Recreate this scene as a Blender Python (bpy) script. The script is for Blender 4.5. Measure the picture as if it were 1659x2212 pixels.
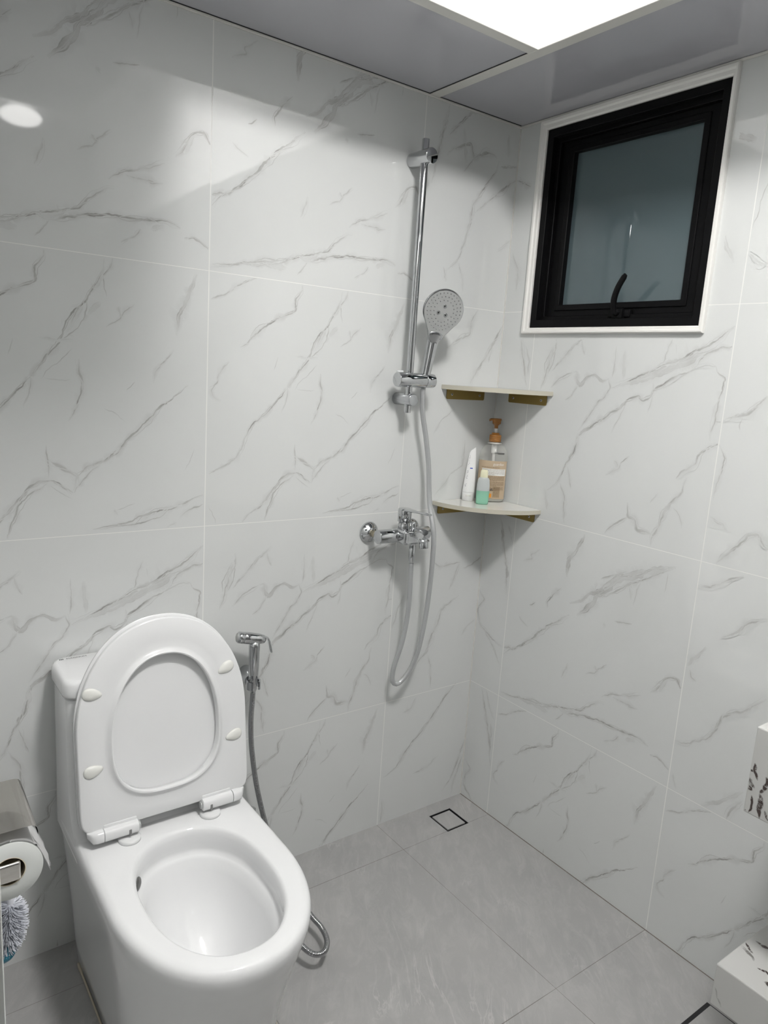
import bpy, bmesh, math, random
from mathutils import Vector, Matrix, noise as mnoise

# ------------------------------------------------------------------ camera, world, lights, exposure
for o in list(bpy.data.objects):
    bpy.data.objects.remove(o)
SC = bpy.context.scene
COL = SC.collection
SC.view_settings.view_transform = 'Standard'
SC.view_settings.look = 'None'
SC.view_settings.exposure = 0.0
SC.view_settings.gamma = 1.0
SC.view_settings.use_curve_mapping = False

CAM_POS = Vector((-1.64319, -1.66093, 1.41677))
CR = Vector((0.80797, -0.58574, 0.06399))
CD = Vector((-0.05944, -0.18907, -0.98016))
CF = Vector((0.58621, 0.78814, -0.18758))
cam_data = bpy.data.cameras.new('camera')
cam = bpy.data.objects.new('camera', cam_data)
COL.objects.link(cam)
cam_data.sensor_fit = 'VERTICAL'
cam_data.sensor_height = 36.0
cam_data.sensor_width = 27.0
cam_data.lens = 1578.18 / 2212.0 * 36.0
cam_data.clip_start = 0.01
cam.matrix_world = Matrix(((CR.x, -CD.x, -CF.x, CAM_POS.x),
                           (CR.y, -CD.y, -CF.y, CAM_POS.y),
                           (CR.z, -CD.z, -CF.z, CAM_POS.z),
                           (0, 0, 0, 1)))
SC.camera = cam

w = bpy.data.worlds.new('world')
SC.world = w
w.use_nodes = True
w.node_tree.nodes['Background'].inputs[0].default_value = (0.55, 0.6, 0.7, 1)
w.node_tree.nodes['Background'].inputs[1].default_value = 0.02

# the round lamp in the raised part of the ceiling, and a second one further back in the room
LAMP_A = (Vector((-0.985, -1.36, 2.585)), 0.135, 165.0)
LAMP_B = (Vector((-0.83, -2.78, 2.588)), 0.10, 9.0)

# ------------------------------------------------------------------ helpers
def base_of(o):
    p = Vector((0, 0, 0))
    while o is not None:
        p += o.location
        o = o.parent
    return p

def obj(name, bm, mat, parent=None, smooth=True, kind=None, sharp=None):
    if sharp is not None:
        for e in bm.edges:
            if len(e.link_faces) == 2 and e.calc_face_angle(0) > math.radians(sharp):
                e.smooth = False
    if parent is not None:
        bmesh.ops.translate(bm, vec=-base_of(parent), verts=bm.verts)
    me = bpy.data.meshes.new(name)
    for f in bm.faces:
        f.smooth = smooth
    bm.to_mesh(me)
    bm.free()
    for m in (mat if isinstance(mat, (list, tuple)) else [mat]):
        me.materials.append(m)
    o = bpy.data.objects.new(name, me)
    COL.objects.link(o)
    if parent is not None:
        o.parent = parent
    if kind:
        o['kind'] = kind
    return o

def tag(o, label, cat, group=None):
    o['label'] = label
    o['category'] = cat
    if group:
        o['group'] = group
    return o

def thing(name, label, cat, loc, group=None):
    o = bpy.data.objects.new(name, None)
    o.empty_display_size = 0.05
    o.location = loc
    COL.objects.link(o)
    return tag(o, label, cat, group)

def fix(bm):
    bmesh.ops.recalc_face_normals(bm, faces=bm.faces)
    return bm

def new():
    return bmesh.new()

def box(bm, lo, hi, bevel=0.0, seg=2):
    v = [bm.verts.new((x, y, z)) for z in (lo[2], hi[2]) for y in (lo[1], hi[1]) for x in (lo[0], hi[0])]
    fs = [bm.faces.new([v[i] for i in q]) for q in
          ((0, 2, 3, 1), (4, 5, 7, 6), (0, 1, 5, 4), (2, 6, 7, 3), (0, 4, 6, 2), (1, 3, 7, 5))]
    if bevel:
        es = list({e for f in fs for e in f.edges})
        bmesh.ops.bevel(bm, geom=es, offset=bevel, segments=seg, profile=0.5, affect='EDGES')
    return bm

def bridge(bm, a, b, closed=True):
    n = len(a)
    for i in range(n if closed else n - 1):
        j = (i + 1) % n
        bm.faces.new((a[i], a[j], b[j], b[i]))

def loft(bm, rings, cap0=True, cap1=True):
    R = [[bm.verts.new(p) for p in r] for r in rings]
    for a, b in zip(R, R[1:]):
        bridge(bm, a, b)
    if cap0:
        bm.faces.new(R[0][::-1])
    if cap1:
        bm.faces.new(R[-1])
    return R

def frame_of(axis):
    axis = Vector(axis).normalized()
    h = Vector((0, 0, 1)) if abs(axis.z) < 0.9 else Vector((1, 0, 0))
    a = h.cross(axis).normalized()
    return axis, a, axis.cross(a)

def lathe(bm, p0, axis, prof, n=32, cap0=True, cap1=True):
    """prof = [(distance along the axis, radius)]"""
    ax, a, b = frame_of(axis)
    p0 = Vector(p0)
    rings = [[p0 + ax * d + (a * math.cos(t) + b * math.sin(t)) * r for t in [2 * math.pi * i / n for i in range(n)]] for d, r in prof]
    loft(bm, rings, cap0, cap1)
    return bm

def cyl(bm, p0, p1, r, bevel=0.0, n=32):
    p0, p1 = Vector(p0), Vector(p1)
    L = (p1 - p0).length
    if bevel:
        k = bevel * 0.3
        prof = [(0, r - bevel), (k, r - k), (bevel, r), (L - bevel, r), (L - k, r - k), (L, r - bevel)]
    else:
        prof = [(0, r), (L, r)]
    return lathe(bm, p0, p1 - p0, prof, n)

def catmull(pts, step):
    pts = [Vector(p) for p in pts]
    P = [pts[0] * 2 - pts[1]] + pts + [pts[-1] * 2 - pts[-2]]
    out = []
    for i in range(1, len(P) - 2):
        a, b, c, d = P[i - 1:i + 3]
        n = max(1, int((c - b).length / step))
        for k in range(n):
            t = k / n
            out.append(0.5 * ((2 * b) + (c - a) * t + (2 * a - 5 * b + 4 * c - d) * t * t + (3 * b - a - 3 * c + d) * t ** 3))
    out.append(pts[-1])
    return out

def resample(pts, step):
    out = [pts[0]]
    acc = 0.0
    for a, b in zip(pts, pts[1:]):
        L = (b - a).length
        while acc + L >= step:
            t = (step - acc) / L
            a = a.lerp(b, t)
            out.append(a)
            L = (b - a).length
            acc = 0.0
        acc += L
    return out

def tube(bm, pts, rad, n=12, caps=True):
    """rad: number or function of the point index"""
    N = len(pts)
    t0 = (pts[1] - pts[0]).normalized()
    _, a, _ = frame_of(t0)
    rings = []
    for i, p in enumerate(pts):
        t = (pts[min(i + 1, N - 1)] - pts[max(i - 1, 0)]).normalized()
        a = (a - t * a.dot(t)).normalized()
        b = t.cross(a)
        r = rad(i) if callable(rad) else rad
        rings.append([p + (a * math.cos(q) + b * math.sin(q)) * r for q in [2 * math.pi * k / n for k in range(n)]])
    loft(bm, rings, caps, caps)
    return bm

def prism(bm, outline, d, bevel=0.0, seg=2):
    """outline: closed list of 3-D points in a plane, extruded by vector d"""
    d = Vector(d)
    a = [bm.verts.new(Vector(p)) for p in outline]
    b = [bm.verts.new(Vector(p) + d) for p in outline]
    f0 = bm.faces.new(a[::-1])
    f1 = bm.faces.new(b)
    bridge(bm, a, b)
    if bevel:
        es = list(set(f0.edges) | set(f1.edges))
        bmesh.ops.bevel(bm, geom=es, offset=bevel, segments=seg, profile=0.5, affect='EDGES')
    return bm

def ellipsoid(bm, c, axes, n=20, m=10):
    """axes: three vectors"""
    c = Vector(c)
    A, B, Cc = [Vector(q) for q in axes]
    rings = []
    for j in range(1, m):
        ph = math.pi * j / m
        rings.append([c + Cc * math.cos(ph) + (A * math.cos(2 * math.pi * i / n) + B * math.sin(2 * math.pi * i / n)) * math.sin(ph) for i in range(n)])
    R = loft(bm, rings, False, False)
    t = bm.verts.new(c + Cc)
    b = bm.verts.new(c - Cc)
    for i in range(n):
        j = (i + 1) % n
        bm.faces.new((R[0][j], R[0][i], t))
        bm.faces.new((R[-1][i], R[-1][j], b))
    return bm

def sgnpow(v, e):
    return math.copysign(abs(v) ** e, v)

def dshape(xc, yc, a, bf, bb, nf, nb, z, N=96):
    """D outline: front (towards -y) half with exponent nf, back half with nb"""
    out = []
    for i in range(N):
        t = 2 * math.pi * i / N
        c, s = math.cos(t), math.sin(t)
        n, b = (nb, bb) if s >= 0 else (nf, bf)
        out.append(Vector((xc + a * sgnpow(c, 2.0 / n), yc + b * sgnpow(s, 2.0 / n), z)))
    return out

def text_mesh(body, size, align='LEFT'):
    """flat mesh of a word: list of (x, y) verts and faces"""
    cu = bpy.data.curves.new('writing', 'FONT')
    cu.body = body
    cu.size = size
    cu.align_x = align
    cu.resolution_u = 3
    o = bpy.data.objects.new('writing', cu)
    COL.objects.link(o)
    dg = bpy.context.evaluated_depsgraph_get()
    me = bpy.data.meshes.new_from_object(o.evaluated_get(dg))
    vs = [tuple(v.co[:2]) for v in me.vertices]
    fs = [tuple(p.vertices) for p in me.polygons]
    bpy.data.objects.remove(o)
    bpy.data.curves.remove(cu)
    bpy.data.meshes.remove(me)
    return vs, fs

# ------------------------------------------------------------------ materials
def srgb(r, g, b):
    f = lambda c: (c / 255 / 12.92) if c <= 10 else ((c / 255 + 0.055) / 1.055) ** 2.4
    return (f(r), f(g), f(b), 1)

def mat(name, col, rough=0.4, metal=0.0, ior=1.5, **kw):
    m = bpy.data.materials.new(name)
    m.use_nodes = True
    b = m.node_tree.nodes['Principled BSDF']
    b.inputs['Base Color'].default_value = col if len(col) == 4 else (*col, 1)
    b.inputs['Roughness'].default_value = rough
    b.inputs['Metallic'].default_value = metal
    b.inputs['IOR'].default_value = ior
    for k, v in kw.items():
        b.inputs[k.replace('_', ' ')].default_value = v
    return m

class NT:
    def __init__(s, m):
        s.t = m.node_tree
        s.b = s.t.nodes['Principled BSDF']
        s.out = s.t.nodes['Material Output']
    def n(s, kind, **kw):
        nd = s.t.nodes.new(kind)
        for k, v in kw.items():
            setattr(nd, k, v)
        return nd
    def l(s, a, b):
        s.t.links.new(a, b)
    def math(s, op, a, b=None, clamp=False):
        nd = s.n('ShaderNodeMath', operation=op, use_clamp=clamp)
        for i, q in enumerate((a, b)):
            if q is None:
                continue
            if isinstance(q, (int, float)):
                nd.inputs[i].default_value = q
            else:
                s.l(q, nd.inputs[i])
        return nd.outputs[0]
    def mix(s, f, a, b):
        nd = s.n('ShaderNodeMix', data_type='RGBA')
        for i, q in ((0, f), (6, a), (7, b)):
            if isinstance(q, (int, float)):
                nd.inputs[i].default_value = q
            elif isinstance(q, tuple):
                nd.inputs[i].default_value = q
            else:
                s.l(q, nd.inputs[i])
        return nd.outputs[2]
    def noise(s, vec, scale, detail=4, rough=0.5, dist=0.0):
        nd = s.n('ShaderNodeTexNoise')
        s.l(vec, nd.inputs['Vector'])
        nd.inputs['Scale'].default_value = scale
        nd.inputs['Detail'].default_value = detail
        nd.inputs['Roughness'].default_value = rough
        nd.inputs['Distortion'].default_value = dist
        return nd.outputs['Fac']
    def ramp(s, f, a, b, c0=(0, 0, 0, 1), c1=(1, 1, 1, 1)):
        nd = s.n('ShaderNodeValToRGB')
        nd.color_ramp.elements[0].position = a
        nd.color_ramp.elements[1].position = b
        nd.color_ramp.elements[0].color = c0
        nd.color_ramp.elements[1].color = c1
        s.l(f, nd.inputs[0])
        return nd.outputs[0]

TILE_COL = (0.70, 0.712, 0.705, 1)
VEIN_COL = (0.34, 0.333, 0.322, 1)
def tile_material(name, axis, u0, pitch, z0=0.4192, zp=0.6):
    m = mat(name, TILE_COL, 0.035, 0.0, 1.6)
    T = NT(m)
    g = T.n('ShaderNodeNewGeometry')
    sp = T.n('ShaderNodeSeparateXYZ')
    T.l(g.outputs['Position'], sp.inputs[0])
    pos = g.outputs['Position']
    du = T.math('PINGPONG', T.math('ADD', T.math('SUBTRACT', sp.outputs[axis], u0), pitch * 50), pitch / 2)
    dz = T.math('PINGPONG', T.math('ADD', T.math('SUBTRACT', sp.outputs[2], z0), zp * 50), zp / 2)
    d = T.math('MINIMUM', du, dz)
    grout = T.math('LESS_THAN', T.math('MINIMUM', du, T.math('ADD', dz, 0.0004)), 0.0012)
    at = T.n('ShaderNodeAttribute')
    at.attribute_name = 'vein'
    nz = T.noise(pos, 55.0, 5, 0.65)
    v = T.math('MULTIPLY', at.outputs['Fac'], T.math('ADD', T.math('MULTIPLY', nz, 1.3), 0.35), True)
    cl = T.noise(pos, 2.2, 5, 0.55, 0.6)
    base = T.mix(T.ramp(cl, 0.35, 0.75), TILE_COL, (0.665, 0.677, 0.668, 1))
    c = T.mix(v, base, VEIN_COL)
    c = T.mix(grout, c, (0.80, 0.80, 0.78, 1))
    T.l(c, T.b.inputs['Base Color'])
    T.l(T.math('ADD', T.math('MULTIPLY', grout, 0.5), 0.035), T.b.inputs['Roughness'])
    # slightly cushioned tile edges
    e = T.math('MAXIMUM', T.math('SUBTRACT', 1.0, T.math('DIVIDE', d, 0.09)), 0.0)
    h = T.math('MULTIPLY', T.math('POWER', e, 2.0), -0.00022)
    bp = T.n('ShaderNodeBump')
    bp.inputs['Strength'].default_value = 1.0
    bp.inputs['Distance'].default_value = 1.0
    T.l(h, bp.inputs['Height'])
    T.l(bp.outputs[0], T.b.inputs['Normal'])
    return m

M_back = tile_material('marble_tile_back', 0, -0.9518, 0.597)
M_right = tile_material('marble_tile_right', 1, -0.1332, 0.610)
M_left = tile_material('marble_tile_left', 1, -0.20, 0.600)

def slate(name, grid):
    m = mat(name, (0.3, 0.3, 0.3), 0.42)
    T = NT(m)
    g = T.n('ShaderNodeNewGeometry')
    pos = g.outputs['Position']
    mr = T.n('ShaderNodeMapping')
    mr.inputs['Rotation'].default_value = (0, 0, 0.62)
    T.l(pos, mr.inputs[0])
    mp = T.n('ShaderNodeMapping')
    mp.inputs['Scale'].default_value = (1.0, 0.38, 1.0)
    T.l(mr.outputs[0], mp.inputs[0])
    st = mp.outputs[0]
    n1 = T.noise(pos, 3.0, 6, 0.6, 0.3)
    n2 = T.noise(st, 28.0, 8, 0.72, 0.8)
    n3 = T.noise(st, 7.0, 8, 0.62, 1.6)
    c = T.mix(T.ramp(n1, 0.3, 0.72), (0.335, 0.335, 0.33, 1), (0.405, 0.40, 0.392, 1))
    c = T.mix(T.math('MULTIPLY', T.ramp(n2, 0.45, 0.8), 0.55), c, (0.52, 0.515, 0.505, 1))
    streak = T.math('SUBTRACT', 1.0, T.math('MULTIPLY', T.math('ABSOLUTE', T.math('SUBTRACT', n3, 0.5)), 45.0), True)
    gate = T.ramp(T.noise(pos, 4.5, 3, 0.5), 0.52, 0.68)
    c = T.mix(T.math('MULTIPLY', T.math('MULTIPLY', streak, gate), 0.5), c, (0.62, 0.615, 0.60, 1))
    if grid:
        sp = T.n('ShaderNodeSeparateXYZ')
        T.l(pos, sp.inputs[0])
        dx = T.math('PINGPONG', T.math('ADD', T.math('SUBTRACT', sp.outputs[0], -0.356), 30.0), 0.3)
        dy = T.math('PINGPONG', T.math('ADD', T.math('SUBTRACT', sp.outputs[1], -0.1412), 30.0), 0.3)
        gn = T.noise(pos, 9.0, 2)
        wid = T.math('ADD', T.math('MULTIPLY', gn, 0.0015), -0.00005)
        gm = T.math('LESS_THAN', T.math('MINIMUM', dx, dy), wid)
        c = T.mix(T.math('MULTIPLY', gm, 0.75), c, (0.13, 0.115, 0.095, 1))
    T.l(c, T.b.inputs['Base Color'])
    bp = T.n('ShaderNodeBump')
    bp.inputs['Strength'].default_value = 0.35
    bp.inputs['Distance'].default_value = 0.002
    T.l(T.noise(st, 60.0, 8, 0.7, 0.5), bp.inputs['Height'])
    T.l(bp.outputs[0], T.b.inputs['Normal'])
    return m

M_near = mat('grey_wall_paint', (0.17, 0.17, 0.17), 0.5)
M_floor = slate('grey_slate_tile', True)
M_insert = slate('grey_slate_insert', False)
M_ceil = mat('glossy_grey_panel', (0.50, 0.50, 0.535), 0.06)
M_white = mat('white_paint', (0.86, 0.86, 0.855), 0.55)
M_trim = mat('ivory_trim', (0.72, 0.71, 0.67), 0.35)
M_wintrim = mat('white_moulding', (0.83, 0.82, 0.79), 0.35)
M_ceramic = mat('white_ceramic', (0.83, 0.835, 0.84), 0.05)
M_plastic = mat('white_plastic', (0.80, 0.805, 0.81), 0.16)
M_bumper = mat('cream_rubber', (0.78, 0.78, 0.74), 0.3)
M_chrome = mat('chrome', (0.58, 0.59, 0.60), 0.04, 1.0)
M_chrome_soft = mat('worn_chrome', (0.52, 0.53, 0.545), 0.16, 1.0)
M_ribbed = mat('ribbed_steel', (0.40, 0.405, 0.415), 0.09, 1.0)
M_steel = mat('polished_steel', (0.70, 0.68, 0.65), 0.07, 1.0)
M_brass = mat('brass_bolt', (0.45, 0.40, 0.30), 0.25, 1.0)
M_black = mat('black_powder_coat', (0.004, 0.004, 0.0045), 0.45, Specular_IOR_Level=0.12)
M_gap = mat('dark_gap', (0.012, 0.012, 0.014), 0.6)
M_gold = mat('gold_bracket', (0.30, 0.215, 0.065), 0.38, 0.55)
M_hose = mat('grey_vinyl_hose', (0.50, 0.51, 0.515), 0.22, 0.35)
M_rubber = mat('grey_nozzle_rubber', (0.22, 0.22, 0.22), 0.5)
M_face = mat('grey_spray_plate', (0.47, 0.48, 0.475), 0.28, 0.3)
M_amber = mat('amber_plastic', (0.31, 0.13, 0.025), 0.3)
M_kraft = mat('kraft_label', (0.52, 0.405, 0.28), 0.5)
M_orange = mat('orange_print', (0.80, 0.30, 0.03), 0.5)
M_ink = mat('brown_print', (0.20, 0.13, 0.075), 0.6)
M_blackink = mat('black_print', (0.02, 0.02, 0.025), 0.5)
M_whiteink = mat('white_print', (0.85, 0.85, 0.83), 0.5)
M_blueink = mat('blue_print', (0.01, 0.05, 0.45), 0.4)
M_tubew = mat('white_tube', (0.84, 0.84, 0.84), 0.25)
M_cream = mat('cream_cap', (0.82, 0.80, 0.58), 0.3)
M_paper = mat('white_tissue', (0.86, 0.86, 0.86), 0.9)
M_rollend = mat('tissue_roll_end', (0.66, 0.68, 0.66), 0.95)
M_card = mat('cardboard_core', (0.74, 0.66, 0.50), 0.9)
M_teal = mat('teal_plastic', (0.02, 0.22, 0.33), 0.3)
M_bristle = mat('white_bristle', (0.72, 0.74, 0.80), 0.5)
M_shelf = None
M_sealant = mat('sealant', (0.50, 0.45, 0.36), 0.7)

def shell_material():
    m = mat('clear_plastic', (0.9, 0.9, 0.88), 0.05)
    T = NT(m)
    tr = T.n('ShaderNodeBsdfTransparent')
    tr.inputs[0].default_value = (0.93, 0.93, 0.91, 1)
    mx = T.n('ShaderNodeMixShader')
    mx.inputs[0].default_value = 0.20
    T.l(tr.outputs[0], mx.inputs[1])
    T.l(T.b.outputs[0], mx.inputs[2])
    T.l(mx.outputs[0], T.out.inputs['Surface'])
    return m
M_shell = shell_material()

def milky(name, col, tfac):
    m = mat(name, col, 0.22)
    T = NT(m)
    tr = T.n('ShaderNodeBsdfTranslucent')
    tr.inputs[0].default_value = (*col, 1)
    mx = T.n('ShaderNodeMixShader')
    mx.inputs[0].default_value = tfac
    T.l(T.b.outputs[0], mx.inputs[1])
    T.l(tr.outputs[0], mx.inputs[2])
    T.l(mx.outputs[0], T.out.inputs['Surface'])
    return m
M_milky = milky('milky_plastic', (0.76, 0.80, 0.80), 0.4)
M_mint = milky('mint_liquid', (0.43, 0.80, 0.62), 0.4)

def stone_material(name, dark):
    m = mat(name, (0.8, 0.8, 0.78), 0.08)
    T = NT(m)
    g = T.n('ShaderNodeNewGeometry')
    pos = g.outputs['Position']
    n1 = T.noise(pos, 9.0, 8, 0.62, 1.2)
    n2 = T.noise(pos, 3.5, 3, 0.5)
    ridge = T.math('SUBTRACT', 1.0, T.math('MULTIPLY', T.math('ABSOLUTE', T.math('SUBTRACT', n1, 0.5)), 14.0), True)
    gate = T.ramp(n2, 0.53 if dark else 0.6, 0.62 if dark else 0.7)
    f = T.math('MULTIPLY', ridge, gate)
    at = T.n('ShaderNodeAttribute')
    at.attribute_name = 'vein'
    f2 = T.math('MULTIPLY', at.outputs['Fac'], T.math('MULTIPLY', T.ramp(T.noise(pos, 95.0, 6, 0.7, 1.0), 0.36, 0.5), 1.0), True)
    c = T.mix(T.math('MULTIPLY', f, 0.9 if dark else 0.25), (0.53, 0.53, 0.515, 1) if dark else (0.74, 0.735, 0.70, 1), (0.13, 0.095, 0.08, 1))
    c = T.mix(f2, c, (0.06, 0.045, 0.04, 1))
    T.l(c, T.b.inputs['Base Color'])
    return m
M_stone = stone_material('white_stone_black_veins', True)
M_shelf = stone_material('white_stone_shelf', False)
M_shelf_edge = mat('cream_stone_edge', (0.56, 0.535, 0.45), 0.35)

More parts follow.
